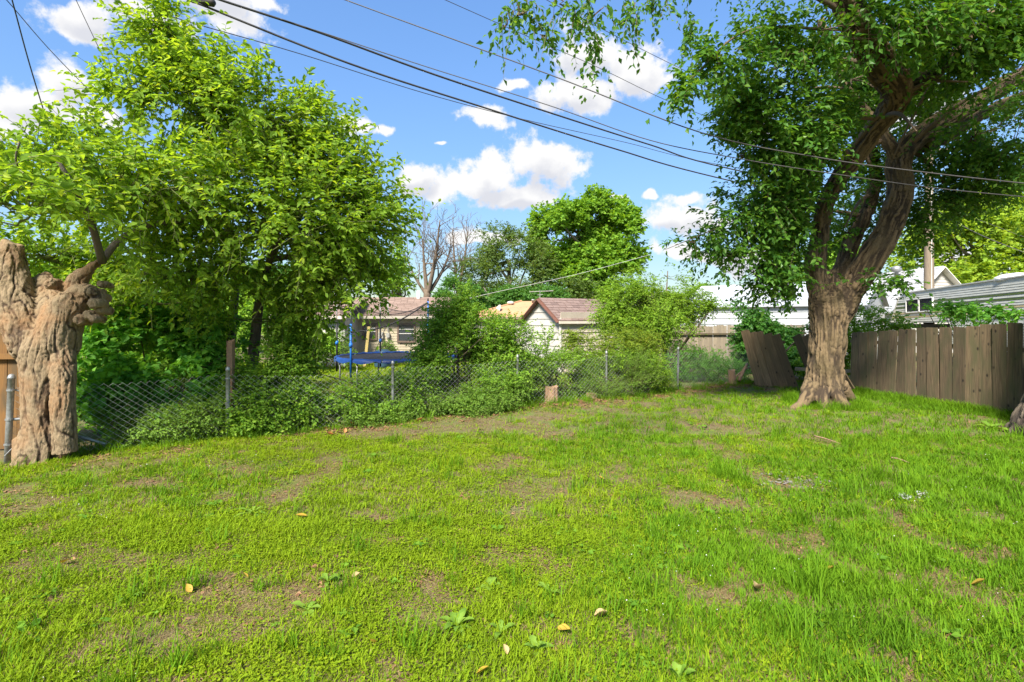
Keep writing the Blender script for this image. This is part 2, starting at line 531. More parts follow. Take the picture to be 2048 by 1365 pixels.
def bark_mat(name, ridge, furrow, third, k=1.0, pat=1.5):
    """ridge tone blended to a darker furrow tone by the ridge attribute"""
    nt = mat(name)
    at = nd(nt, 'ShaderNodeAttribute', attribute_name='ridge')
    ge = nd(nt, 'ShaderNodeNewGeometry')
    nz = nd(nt, 'ShaderNodeTexNoise', {'Vector': ge.outputs['Position'], 'Scale': pat, 'Detail': 4.0, 'Roughness': .6})
    fine = nd(nt, 'ShaderNodeTexNoise', {'Vector': nd(nt, 'ShaderNodeMapping', {'Vector': ge.outputs['Position'], 'Scale': (1, 1, .35)}).outputs[0], 'Scale': 55.0, 'Detail': 5.0, 'Roughness': .7})
    c = ramp(nt, at.outputs['Fac'], [(.15, furrow), (.65, ridge)]).outputs[0]
    c = mixc(nt, nd(nt, 'ShaderNodeMapRange', {0: nz.outputs['Fac'], 1: .45, 2: .72}).outputs[0], c, third)
    c = mixc(nt, .55, c, ramp(nt, fine.outputs['Fac'], [(.3, (.45, .42, .4)), (.7, (1.35, 1.35, 1.3))]).outputs[0], 'MULTIPLY')
    bp = nd(nt, 'ShaderNodeBump', {'Strength': .9, 'Distance': .02, 'Height': fine.outputs['Fac']})
    p = nd(nt, 'ShaderNodeBsdfPrincipled', {'Base Color': c, 'Roughness': .92, 'Normal': bp.outputs[0]})
    out(nt, p.outputs[0])


bark_mat('elm_bark', (.175, .122, .066), (.04, .026, .015), (.125, .092, .045))
bark_mat('stump_bark', (.25, .185, .11), (.075, .048, .028), (.25, .14, .065), pat=2.2)
bark_mat('edge_bark', (.17, .135, .10), (.045, .032, .024), (.13, .10, .07))
bark_mat('grey_bark', (.27, .235, .20), (.13, .105, .085), (.20, .17, .14))

nt = mat('window_glass')
out(nt, nd(nt, 'ShaderNodeBsdfPrincipled', {'Base Color': (.05, .06, .065, 1), 'Roughness': .08, 'Specular IOR Level': .6}).outputs[0])
nt = mat('trailer_glass')
out(nt, nd(nt, 'ShaderNodeBsdfPrincipled', {'Base Color': (.012, .014, .016, 1), 'Roughness': .12, 'Specular IOR Level': .4}).outputs[0])
nt = mat('net')
nd_t = nd(nt, 'ShaderNodeBsdfTransparent')
nd_d = nd(nt, 'ShaderNodeBsdfDiffuse', {'Color': (.03, .028, .028, 1)})
out(nt, nd(nt, 'ShaderNodeMixShader', {0: .27, 1: nd_t.outputs[0], 2: nd_d.outputs[0]}).outputs[0])

# soil and thatch of the yard, lawn beyond
nt = mat('soil')
ge = nd(nt, 'ShaderNodeNewGeometry')
a = nd(nt, 'ShaderNodeTexNoise', {'Vector': ge.outputs['Position'], 'Scale': 1.1, 'Detail': 5.0, 'Roughness': .65})
b = nd(nt, 'ShaderNodeTexNoise', {'Vector': ge.outputs['Position'], 'Scale': 26.0, 'Detail': 6.0, 'Roughness': .7})
c = ramp(nt, b.outputs['Fac'], [(.28, (.070, .050, .024)), (.5, (.14, .102, .046)), (.72, (.24, .18, .085))]).outputs[0]
c = mixc(nt, nd(nt, 'ShaderNodeMapRange', {0: a.outputs['Fac'], 1: .47, 2: .62}).outputs[0], c, (.11, .15, .025))
bp = nd(nt, 'ShaderNodeBump', {'Strength': .8, 'Distance': .03, 'Height': b.outputs['Fac']})
out(nt, nd(nt, 'ShaderNodeBsdfPrincipled', {'Base Color': c, 'Roughness': .95, 'Normal': bp.outputs[0]}).outputs[0])


# ------------------------------------------------------------------ ground
def fline(x):
    """the chain-link line: y of the fence at x"""
    return 12.33 + .622 * x


def grid_axis(lo, hi, fine_lo, fine_hi, step):
    a = list(np.arange(fine_lo, fine_hi + 1e-6, step))
    l = [fine_lo - 1.6 ** k for k in range(1, 14)]
    h = [fine_hi + 1.6 ** k for k in range(1, 14)]
    return np.array(sorted(l + a + h))


def gz(x, y):
    p = np.stack([x * .55, y * .55, np.zeros_like(x)], 1)
    w = np.clip((30 - np.hypot(x, y)) / 8, 0, 1)
    return ((fbm(p, 3) - .5) * .10) * w


gx = grid_axis(0, 0, -14, 16, .32)
gy = grid_axis(0, 0, 1.5, 26, .32)
X, Yg = np.meshgrid(gx, gy)
gv = np.stack([X.ravel(), Yg.ravel(), gz(X.ravel(), Yg.ravel())], 1)
nx, ny = len(gx), len(gy)
ii = (np.arange(ny - 1)[:, None] * nx + np.arange(nx - 1)[None]).ravel()
mb = MB().add(gv, np.stack([ii, ii + 1, ii + nx + 1, ii + nx], 1))
ground = kind(mb.build('ground', 'soil', None, True), 'structure')


# ------------------------------------------------------------------ foliage tools
def lobe(x, y, rx, ry, Y, ryd=None, w=1.0):
    c = P(x, y, Y)
    a, b = rx / F * Y, ry / F * Y
    return (c[0], c[1], c[2], a, (ryd if ryd else (a + b) / 2), b, w)


T6 = (np.array([(0, 0, 0), (0, .5, 0), (0, 1, -.06), (-.5, .30, .13), (-.36, .68, .08), (.5, .30, .13), (.36, .68, .08)]),
      [(0, 1, 4, 3), (0, 5, 6, 1)], [(1, 2, 4), (1, 6, 2)])
T4 = (np.array([(0, 0, 0), (0, .5, 0), (0, 1, -.05), (-.5, .45, .12), (.5, .45, .12)]), [], [(0, 1, 3), (1, 2, 3), (0, 4, 1), (1, 4, 2)])
T2 = (np.array([(0, 0, 0), (0, 1, 0), (-.5, .45, .1), (.5, .45, .1)]), [], [(0, 1, 2), (0, 3, 1)])


def put_leaves(mb, T, pos, d, nrm, L, W):
    d = unit(d)
    s = unit(np.cross(d, nrm))
    n = np.cross(s, d)
    t = T[0]
    v = pos[:, None] + (t[None, :, 0:1] * W[:, None, None]) * s[:, None] + (t[None, :, 1:2] * L[:, None, None]) * d[:, None] + (t[None, :, 2:3] * L[:, None, None]) * n[:, None]
    base = (np.arange(len(pos)) * len(t))[:, None]
    fs = []
    for f in (T[1], T[2]):
        if f:
            f = np.array(f)
            fs.append((base[:, :, None] + f[None]).reshape(-1, f.shape[1]))
    mb.add(v, *fs)


def sprays(lobes, n, slen, nleaf, llen, wl=.6, up=.35, grav=.35, outb=1.0, jit=.5, shell=2.2, clump=0.0, cs=1.1, r=None, face=.45, zmin=.03, side=.85):
    """leafy shoots spread through ellipsoid lobes. Returns shoot curves and leaf arrays"""
    r = r or rng
    lb = np.array(lobes, float)
    w = (lb[:, 3] * lb[:, 4] * lb[:, 5]) ** .75 * lb[:, 6]
    k = r.choice(len(lb), int(n * (1.0 + clump)), p=w / w.sum())
    o = unit(r.normal(size=(len(k), 3)))
    p = lb[k, :3] + o * lb[k, 3:6] * (r.random(len(k)) ** (1 / shell))[:, None]
    if clump:
        nz = fbm(p * cs, 2) + r.normal(0, .05, len(p))
        order = np.argsort(-nz)
        keep = order[:n]
        p, o, k = p[keep], o[keep], k[keep]
    L = slen * r.uniform(.55, 1.25, len(p))
    d = unit(unit(o / lb[k, 3:6]) * outb + np.array([0, 0, up]) + r.normal(0, jit, o.shape))
    K = 5
    t = np.linspace(0, 1, K)
    cur = p[:, None] + d[:, None] * (L[:, None] * (t - .45))[..., None] - np.array([0, 0, 1.]) * (grav * L[:, None] * t ** 2)[..., None]
    cur[..., 2] = np.maximum(cur[..., 2], zmin)
    tl = np.linspace(.08, 1.0, nleaf)
    N = len(p)
    tt = np.clip(tl[None] + r.normal(0, .03, (N, nleaf)), 0, 1)
    pos = p[:, None] + d[:, None] * (L[:, None] * (tt - .45))[..., None] - np.array([0, 0, 1.]) * (grav * L[:, None] * tt ** 2)[..., None]
    tan = unit(d[:, None] - np.array([0, 0, 1.]) * (2 * grav * tt)[..., None])
    sd_ = unit(np.cross(tan, np.array([0, 0, 1.])) + r.normal(0, .25, tan.shape))
    sgn = np.where(np.arange(nleaf) % 2, 1, -1)[None, :, None]
    ld = unit(tan * .6 + sd_ * sgn * side + np.array([0, 0, -.28]) + r.normal(0, .28, tan.shape))
    nn = unit(np.array([0, 0, 1.]) + r.normal(0, face, tan.shape) + tan * .2)
    taper = (1 - .35 * np.abs(tt - .45))
    LL = llen * r.uniform(.6, 1.2, (N, nleaf)) * taper
    pos[..., 2] = np.maximum(pos[..., 2], zmin)
    fl = lambda a: a.reshape(-1, a.shape[-1])
    return dict(cur=cur, base=p, lobe=k, lb=lb, pos=fl(pos), dir=fl(ld), nrm=fl(nn), L=LL.ravel(), W=LL.ravel() * wl)


leaf_meshes = {}


def foliage(name, s, T, m, parent, twig='twig', twr=.006, n_ind=0, limb=0.0, limb_r=.012, frac=1.0):
    """crown = one mesh of leaves; the leaves that show largest become leaf objects of their own"""
    pos, d, nn, L, W = s['pos'], s['dir'], s['nrm'], s['L'], s['W']
    keep = np.ones(len(pos), bool)
    ind = []
    if n_ind:
        px = 1024 + pos[:, 0] / pos[:, 1] * F
        py = HZ - (pos[:, 2] - CAMZ) / pos[:, 1] * F
        ok = (px > 10) & (px < 2038) & (py > 8) & (py < 1350) & (pos[:, 1] > 1)
        size = np.where(ok, L / np.maximum(pos[:, 1], .5), 0)
        ind = np.argsort(-size)[:n_ind]
        keep[ind] = False
    mb = MB()
    put_leaves(mb, T, pos[keep], d[keep], nn[keep], L[keep], W[keep])
    cr_ = kind(mb.build(name, m, parent), 'stuff')
    if len(ind):
        key = (m, len(T[0]))
        if key not in leaf_meshes:
            q = MB()
            put_leaves(q, T, np.zeros((1, 3)), np.array([[0, 1., 0]]), np.array([[0, 0, 1.]]), np.array([1.]), np.array([1.]))
            me = q.mesh('leaf')
            me.materials.append(M[m])
            leaf_meshes[key] = me
        for i in ind:
            y = unit(d[i]); x = unit(np.cross(y, nn[i])); z = np.cross(x, y)
            o = bpy.data.objects.new('leaf', leaf_meshes[key])
            C.objects.link(o)
            o.parent = cr_
            R = np.stack([x * W[i], y * L[i], z * L[i]], 1)
            o.matrix_basis = Matrix([list(R[a]) + [pos[i][a]] for a in range(3)] + [[0, 0, 0, 1]])
    if twig:
        q = MB()
        cur = s['cur']
        cur = cur[rng.random(len(cur)) < frac][:, ::2]
        q.tubes(cur, np.linspace(1, .35, cur.shape[1])[None] * twr * np.ones((len(cur), 1)), 3)
        if limb:
            sel = rng.random(len(s['cur'])) < limb
            b = s['cur'][sel][:, 0]
            c0 = s['lb'][s['lobe'][sel], :3] - np.array([0, 0, .25]) * s['lb'][s['lobe'][sel], 5:6]
            t = np.linspace(0, 1, 6)[None, :, None]
            path = c0[:, None] * (1 - t) + b[:, None] * t - np.array([0, 0, 1.]) * (.12 * np.sin(t * np.pi)) * np.linalg.norm(b - c0, axis=1)[:, None, None]
            path += rng.normal(0, .02, path.shape)
            q.tubes(path, np.linspace(1.6, .6, 6)[None] * limb_r * np.ones((len(b), 1)), 4)
        kind(q.build('twigs', twig, parent), 'stuff')
    return cr_


def organic(name, tubes, voxel, m, parent, ridge_f, smooth_it=3, shape_f=None):
    """limbs grown together into one skin, then roughened along the normals"""
    mb = MB()
    for pts, rad in tubes:
        mb.tube(pts, rad, 16)
    me = mb.mesh(name + '_raw')
    o = bpy.data.objects.new(name + '_raw', me)
    C.objects.link(o)
    md = o.modifiers.new('r', 'REMESH'); md.mode = 'VOXEL'; md.voxel_size = voxel
    sm = o.modifiers.new('s', 'SMOOTH'); sm.iterations = smooth_it; sm.factor = .5
    dg = bpy.context.evaluated_depsgraph_get()
    dg.update()
    ev = o.evaluated_get(dg)
    m2 = bpy.data.meshes.new_from_object(ev)
    C.objects.unlink(o)
    bpy.data.objects.remove(o)
    n = len(m2.vertices)
    co = np.empty(n * 3, np.float32); m2.vertices.foreach_get('co', co); co = co.reshape(-1, 3).astype(float)
    no = np.empty(n * 3, np.float32); m2.vertices.foreach_get('normal', no); no = no.reshape(-1, 3).astype(float)
    # local frame: nearest limb axis
    segs = []
    for pts, rad in tubes:
        pts = np.asarray(pts, float)
        s0 = 0
        rr = np.broadcast_to(np.asarray(rad, float), (len(pts),))
        for a, b, ra in zip(pts[:-1], pts[1:], rr):
            l = np.linalg.norm(b - a)
            segs.append((a, b, s0, l, ra))
            s0 += l
    best = np.full(n, 1e9); al = np.zeros(n); th = np.zeros(n); ra_ = np.zeros(n)
    for a, b, s0, l, ra in segs:
        ax = (b - a) / l
        t = np.clip((co - a) @ ax, 0, l)
        q = co - a - t[:, None] * ax
        dd = np.linalg.norm(q, axis=1) / ra
        e1 = unit(np.cross(ax, np.array([.31, .95, .05]))); e2 = np.cross(ax, e1)
        m_ = dd < best
        best = np.where(m_, dd, best)
        al = np.where(m_, s0 + t, al)
        th = np.where(m_, np.arctan2(q @ e2, q @ e1), th)
        ra_ = np.where(m_, ra, ra_)
    disp, rid = ridge_f(co, al, th, ra_)
    co = co + no * disp[:, None]
    if shape_f is not None:
        co = shape_f(co)
    m2.vertices.foreach_set('co', co.astype(np.float32).ravel())
    at = m2.attributes.new('ridge', 'FLOAT', 'POINT')
    at.data.foreach_set('value', rid.astype(np.float32))
    m2.update()
    m2.materials.clear()
    return link(name, m2, m, parent, True)


def furrows(freq=16.0, depth=.05, along=1.3, zblend=(2.2, 3.0), cen=(0, 0), rb=.5):
    """interlacing ridges along the limb: vertical on the bole, turning to follow each limb above the fork"""
    def rid(p):
        return np.clip(np.abs(fbm(p, 3) - .5) * 6.5, 0, 1)

    def f(co, al, th, ra):
        wob = (fbm(co * np.array([2.2, 2.2, 1.2]), 2) - .5)[:, None] * 1.5
        ph_ = np.arctan2(co[:, 1] - cen[1], co[:, 0] - cen[0])
        pv = np.stack([np.cos(ph_) * freq * .5 * rb, np.sin(ph_) * freq * .5 * rb, co[:, 2] * along], 1) + wob * .8
        k = np.maximum(ra, .06) * freq * .5
        pl = np.stack([np.cos(th) * k, np.sin(th) * k, al * along], 1) + wob
        w = np.clip((co[:, 2] - zblend[0]) / (zblend[1] - zblend[0]), 0, 1)
        rdg = rid(pv) * (1 - w) + rid(pl) * w
        brk = np.exp(-(np.abs(fbm(pv * np.array([1.5, 1.5, 3.2]) * (1 - w)[:, None] + pl * np.array([1.5, 1.5, 3.2]) * w[:, None], 2) - .5) / .05) ** 2)
        rdg = np.clip(rdg - .5 * brk, 0, 1)
        lump = fbm(co * 1.9, 2) - .5
        d = (rdg - .7) * depth * np.clip(ra / .3, .4, 1.2) * np.clip(co[:, 2] / .5, .5, 1) + lump * .10 * np.clip(ra / .4, .2, 1)
        return d, rdg
    return f


def branches(rg, start, d, L, r, depth, segs, kids=(2, 4), spread=.7, up=.15, out_=None, wig=.18):
    """recursive bare limbs: list of (points, radii)"""
    if out_ is None:
        out_ = []
    n = max(3, segs)
    pts = [np.array(start, float)]
    dd = unit(np.array(d, float))
    for i in range(n):
        dd = unit(dd + rg.normal(0, wig, 3) + np.array([0, 0, up * .3]))
        pts.append(pts[-1] + dd * L / n)
    rad = np.linspace(r, r * .45, n + 1)
    out_.append((np.array(pts), rad))
    if depth > 0:
        for j in range(rg.integers(kids[0], kids[1] + 1)):
            i = int(rg.integers(max(1, n // 2), n + 1))
            nd_ = unit(dd + rg.normal(0, spread, 3) + np.array([0, 0, up]))
            branches(rg, pts[i], nd_, L * rg.uniform(.5, .8), rad[i] * rg.uniform(.5, .75), depth - 1, segs, kids, spread, up, out_, wig)
    return out_


# ------------------------------------------------------------------ wood boards
def board_mesh(w, h, t, r, top='flat', name='plank'):
    """one weathered board: uneven ends, slightly bowed; origin at its foot"""
    a = r.uniform(-.012, .012, 6)
    c = r.uniform(.01, .035) if top == 'worn' else .004
    o2 = [(-w / 2, a[0]), (w / 2, a[1]), (w / 2 + a[2] * .4, h * .5), (w / 2, h - c + a[3]), (w / 2 - c, h + a[3]), (0, h + a[4] * .8),
          (-w / 2 + c, h + a[5]), (-w / 2, h - c + a[5]), (-w / 2 + a[2] * .4, h * .5)]
    o2 = np.array(o2)
    n = len(o2)
    bow = np.zeros(n)
    v = np.concatenate([np.stack([o2[:, 0], np.full(n, -t / 2) + bow, o2[:, 1]], 1), np.stack([o2[:, 0], np.full(n, t / 2) + bow, o2[:, 1]], 1)])
    i = np.arange(n); j = (i + 1) % n
    mb = MB().add(v, i[None], (i + n)[None, ::-1], np.stack([i, i + n, j + n, j], 1))
    return mb.mesh(name)


def place(name, me, parent, loc, ax, tilt_side=0.0, tilt_back=0.0, m=None):
    """board standing at loc, its width along the ground direction ax"""
    ax = unit(np.array([ax[0], ax[1], 0.0]))
    R = Matrix(((ax[0], -ax[1], 0), (ax[1], ax[0], 0), (0, 0, 1)))
    R = R @ Matrix.Rotation(tilt_side, 3, 'Y') @ Matrix.Rotation(tilt_back, 3, 'X')
    if m and not me.materials:
        me.materials.append(M[m])
    o = bpy.data.objects.new(name, me)
    C.objects.link(o)
    if parent is not None:
        o.parent = parent
        o.matrix_parent_inverse = Matrix.Translation(parent.location).inverted()
    o.matrix_basis = Matrix.Translation(Vector([float(q) for q in loc])) @ R.to_4x4()
    return o


br = np.random.default_rng(21)
# weathered fence on the right, running away from the camera
FA, FB = np.array([10.75, 10.7]), np.array([9.80, 15.25])
fr = thing('wooden_fence', 'weathered dark brown board fence with wide mossy planks beside the large elm', 'fence', (*((FA + FB) / 2), 0))
nb = 16
fd = unit(np.append(FB - FA, 0))[:2]
for i in range(nb + 4):
    f = (i + .5 - 4) / nb
    p = FA + (FB - FA) * f
    hgt = 2.04 - .34 * f + br.normal(0, .012)
    me = board_mesh(.279, hgt + .05, .022, br, 'worn')
    place('plank', me, fr, (p[0] + br.normal(0, .016), p[1], -.05), fd + br.normal(0, .03, 2), br.normal(0, .012) - (.035 if f > .6 else 0), br.normal(0, .01), 'fence_wood')
nrm = np.array([fd[1], -fd[0]])
if nrm[0] < 0:
    nrm = -nrm
for z in (.45, 1.45):
    MB().beam((*(FA - fd * 1 + nrm * .05), z), (*(FB + nrm * .05), z), .04, .09).build('rail', 'fence_wood', fr)
for f in (-.1, .45, .95):
    q = FA + (FB - FA) * f + nrm * .12
    MB().box((q[0], q[1], .85), (.09, .09, 1.75)).build('post', 'fence_wood', fr)

# broken panel leaning beside the chain link end
lp = thing('leaning_fence_panel', 'broken brown fence panel of five wide planks leaning towards the elm trunk', 'fence panel', G(1552, 774))
A, B = G(1512, 773), G(1597, 778)
for i in range(5):
    p = A + (B - A) * (i + .5) / 5
    me = board_mesh(.245, 1.80 - .02 * i + br.normal(0, .03), .022, br, 'worn')
    place('plank', me, lp, (p[0], p[1] + br.normal(0, .02), -.02), (B - A) + br.normal(0, .06, 3), -.235 - .015 * i, .12, 'leaning_wood')
d_ = unit(B - A)
for z in (.45, 1.4):
    sh = d_ * (-z * .24)
    MB().beam(A + sh + np.array([0, .07, z]), B + sh + np.array([0, .07, z - .02]), .04, .08).build('rail', 'leaning_wood', lp)
# short boards tipped over behind the trunk
p0 = G(1640, 776)
l2 = thing('tipped_boards', 'two short dark boards tipped sideways in the gap behind the elm trunk', 'boards', p0)
for i in range(2):
    me = board_mesh(.25, 1.75, .022, br, 'worn')
    place('plank', me, l2, (p0[0] + .05 + i * .27, p0[1] + .2, 0), (1, -.1), -.42, .1, 'fence_wood')
p0 = G(1702, 790)
l3 = thing('fallen_boards', 'narrow loose boards slanting down between elm trunk and board fence', 'boards', p0)
for i, (xa, ya, xb, yb) in enumerate([(1664, 708, 1706, 778), (1672, 745, 1700, 782), (1655, 720, 1698, 786)]):
    a, b = P(xa, ya, 14.6 + .15 * i), P(xb, yb, 14.3 + .12 * i)
    b[2] = max(b[2], .03)
    MB().beam(a, b, .03, .14, (0, -1, .3)).build('plank', ['leaning_wood', 'grey_wood', 'fence_wood'][i], l3)
MB().beam(P(1590, 738, 16.2), P(1720, 744, 15.6), .05, .10, (0, 0, 1)).build('rail', 'grey_wood', l3)

# grey fence across the alley
Q0, Q1 = np.array([5.9, 20.4]), np.array([12.6, 22.6])
bf = thing('grey_board_fence', 'pale grey weathered board fence with a sagging top rail across the alley', 'fence', (*((Q0 + Q1) / 2), 0))
n = 40
for i in range(n):
    p = Q0 + (Q1 - Q0) * (i + .5) / n
    me = board_mesh(.165, 1.82 + br.normal(0, .02), .02, br)
    place('plank', me, bf, (p[0], p[1], 0), Q1 - Q0, br.normal(0, .008), 0, 'grey_wood')
MB().beam((*(Q0 + [0.02, -.06]), 1.50), (*(Q1 + [.02, -.06]), 1.46), .05, .07).build('rail', 'fence_wood', bf)

# cedar fence at the far left
cf = thing('cedar_fence', 'orange stained cedar privacy fence behind the gnarled trunk', 'fence', (-8.4, 8.5, 0))
for i in range(14):
    me = board_mesh(.138, 2.0 + br.normal(0, .01), .02, br)
    place('plank', me, cf, (-7.62 - i * .143, 8.50 - i * .012, 0), (1, .08), br.normal(0, .004), 0, 'cedar')
MB().beam((-7.4, 8.44, 1.5), (-9.5, 8.28, 1.5), .04, .09).build('rail', 'cedar', cf)

# ------------------------------------------------------------------ chain-link fence
fence = thing('chain_link_fence', 'galvanized chain link fence overgrown with shrubs along the yard edge', 'fence', (0, 12.3, 0))
posts = [(-7.42, 7.72, 1.29, .042), (-5.0, 9.24, 1.26, .034), (-2.43, 10.70, 1.25, .03), (.13, 12.40, 1.26, .03), (2.51, 13.95, 1.25, .03), (4.87, 15.42, 1.27, .028), (7.75, 17.1, 1.2, .03)]
lean = [(.05, 0), (0, 0), (.0, 0), (0, 0), (0, 0), (.012, 0), (.0, 0)]
for i, (x, y, h, r) in enumerate(posts):
    if i == 6:
        continue
    lx = lean[i][0] * h
    z = np.array([-.1, h * .5, h - .075, h - .07, h - .055, h - .035, h - .02, h - .005, h])
    rr = np.array([r, r, r, r * 1.22, r * 1.22, r * 1.05, r * .9, r * .6, r * .1])
    pts = np.stack([x + lx * z / h, np.full(len(z), y), z], 1)
    po = MB().tube(pts[:4], rr[:4] * [1, 1, 1, 1], 12).build('post', 'galvanized', fence, True)
    MB().tube(pts[3:], rr[3:], 12).build('cap', 'galvanized', po, True)
    for zb in ((.25, .62, 1.05) if i in (0, 1) else (1.12,)):
        zz = np.array([zb - .012, zb + .012])
        MB().tube(np.stack([x + lx * zz / h, [y, y], zz], 1), r * 1.25, 12).build('band', 'galvanized', po)
for i in range(6):
    a, b = np.array(posts[i][:2]), np.array(posts[i + 1][:2])
    L = np.linalg.norm(b - a)
    w, h, H = .118, .052, 1.13
    nk, K = int(L / (w / 2)), int(H / h)
    k = np.arange(nk)[:, None]; j = np.arange(K + 1)[None]
    s = (k + ((j + k) % 2)) * (w / 2)
    z = j * h * np.ones_like(k) + .04
    f = s / (nk * w / 2)
    sag = .05 * np.sin(f * np.pi) * (z / H) * (1.0 + .8 * (i % 2))
    bel = (fbm(np.stack([s.ravel() * .8 + i * 9, z.ravel() * .9, 0 * z.ravel()], 1), 2).reshape(s.shape) - .5) * .22
    e = unit(b - a); nn = np.array([e[1], -e[0]])
    pts = np.stack([a[0] + (b - a)[0] * f + nn[0] * (bel + .035), a[1] + (b - a)[1] * f + nn[1] * (bel + .035), z - sag], -1)
    kind(MB().tubes(pts, .0023, 3).build('wire_mesh', 'mesh_wire', fence), 'stuff')
# rail stubs at the terminal post and a fallen rail under the trunk
MB().tube([(-7.40, 7.72, .62), (-7.1, 7.92, .60)], .022, 8).build('rail', 'galvanized', fence)
MB().tube([(-7.38, 7.72, 1.08), (-7.15, 7.86, .95)], .012, 6).build('brace', 'galvanized', fence)
MB().tube([(-7.4, 7.66, .1), (-7.15, 7.75, .42)], .008, 6).build('tie_wire', 'galvanized', fence)
pa, pb = P(140, 868, 8.3), P(212, 889, 8.35)
tag(MB().tube([pa + (pa - pb) * .8 + [0, .1, 0], pa, pb - [0, 0, .0]], .024, 10).build('loose_pipe', 'galvanized', None, True),
    'loose grey metal pipe poking out beside the gnarled trunk, slanting to the ground', 'pipe')
# broken timber post standing behind the second fence post
q = P(458, 878, 9.36)
w_ = MB()
w_.add(*(lambda v: (v, [(0, 1, 5, 4), (1, 2, 6, 5), (2, 3, 7, 6), (3, 0, 4, 7), (4, 5, 6, 7)]))(np.array(
    [(-.05, -.05, -.1), (.05, -.05, -.1), (.05, .05, -.1), (-.05, .05, -.1), (-.05, -.05, 1.70), (.05, -.05, 1.67), (.05, .05, 1.74), (-.05, .05, 1.66)]) + [q[0], q[1] + .06, 0]))
tag(w_.build('timber_post', 'post_wood'), 'square reddish timber post taller than the metal fence post before it', 'post')

# ------------------------------------------------------------------ gnarled dead trunk on the left
sp = G(95, 918)
st = thing('gnarled_trunk', 'gnarled pollarded pale brown trunk with burls and a jagged top', 'tree trunk', (sp[0], sp[1], 0))
SY = 7.95
def Ps(x, y, dy=0.0):
    return P(x, y, SY + dy)
tubes = [
    (catmull([Ps(90, 940), Ps(94, 880), Ps(97, 800), Ps(93, 730), Ps(88, 685), Ps(84, 640)], 4), np.interp(np.linspace(0, 1, 21), [0, .10, .4, .64, .76, 1], [.41, .345, .315, .325, .345, .12])),
    (catmull([Ps(92, 740), Ps(60, 670), Ps(28, 590), Ps(18, 520), Ps(28, 486)], 4), np.interp(np.linspace(0, 1, 17), [0, .2, .4, .8, 1], [.20, .32, .29, .20, .12])),
    (catmull([Ps(30, 600), Ps(8, 560), Ps(-8, 520, .05), Ps(-6, 492, .05)], 4), np.linspace(.26, .12, 13)),
    (catmull([Ps(95, 740), Ps(110, 690), Ps(128, 635), Ps(150, 595)], 4), np.interp(np.linspace(0, 1, 13), [0, .35, 1], [.2, .33, .20])),
    (catmull([Ps(120, 640, .1), Ps(100, 590, .25), Ps(82, 552, .3)], 4), np.linspace(.28, .10, 9)),
    (catmull([Ps(125, 640, .0), Ps(160, 590, .05), Ps(184, 585, .0)], 4), np.linspace(.24, .12, 9)),
    (catmull([Ps(140, 630, .1), Ps(150, 570, .15), Ps(180, 540, .15), Ps(205, 522, .2)], 4), np.linspace(.18, .05, 13)),
    (catmull([Ps(60, 680, .05), Ps(30, 655, .1), Ps(2, 640, .1), Ps(-20, 636, .1)], 4), np.linspace(.12, .07, 13)),
    (catmull([Ps(125, 690, -.05), Ps(126, 800, -.18), Ps(130, 905, -.16)], 4), [.16] * 9),
    (catmull([Ps(60, 880, -.1), Ps(48, 925, -.25), Ps(25, 945, -.3)], 4), np.linspace(.2, .1, 9)),
]
kr = np.random.default_rng(3)
for (x, y, r) in [(165, 592, .13), (190, 600, .12), (150, 610, .13), (178, 622, .12), (198, 585, .10), (203, 612, .09), (186, 575, .12), (160, 632, .12), (120, 600, .12), (205, 560, .09), (140, 585, .14), (100, 560, .12), (190, 630, .09)]:
    c0 = Ps(x, y + 8, -.10 + kr.normal(0, .05))
    r *= .74
    tubes.append((np.array([c0 + [0, .2, -.02], c0, c0 + np.array([.02, -.08, 0])]), np.array([r * .8, r, r * .6])))


def cracks(p, w):
    return np.exp(-(np.abs(fbm(p, 2) - .5) / w) ** 2)


def stump_ridge(co, al, th, ra):
    hi = np.clip((co[:, 2] - 1.9) / .8, 0, 1)
    wob = (fbm(co * np.array([3, 3, 1.6]), 2) - .5)[:, None] * 1.6
    c1 = cracks(np.stack([co[:, 0] * 8, co[:, 1] * 8, co[:, 2] * 1.0], 1) + wob, .035)
    c2 = cracks(np.stack([co[:, 0] * 21, co[:, 1] * 21, co[:, 2] * 3.2], 1) + wob * 1.5, .06)
    fine = fbm(np.stack([co[:, 0] * 60, co[:, 1] * 60, co[:, 2] * 26], 1), 2)
    gn = fbm(co * np.array([7, 7, 5]), 3)
    crease = np.exp(-((co[:, 0] - (sp[0] + .18 + .03 * np.sin(co[:, 2] * 6))) / .022) ** 2) * (co[:, 1] < SY) * (co[:, 2] < 1.2)
    d = -.022 * c1 - .013 * c2 + (fine - .5) * .018 + (gn - .5) * (.012 + .07 * hi) + (fbm(co * 2.2, 2) - .5) * .035 - crease * .09
    return d, np.clip(.85 - .75 * c1 - .4 * c2 + (fine - .5) * .9 - crease * .5, 0, 1)


organic('trunk', tubes, .0145, 'stump_bark', st, stump_ridge, 2)

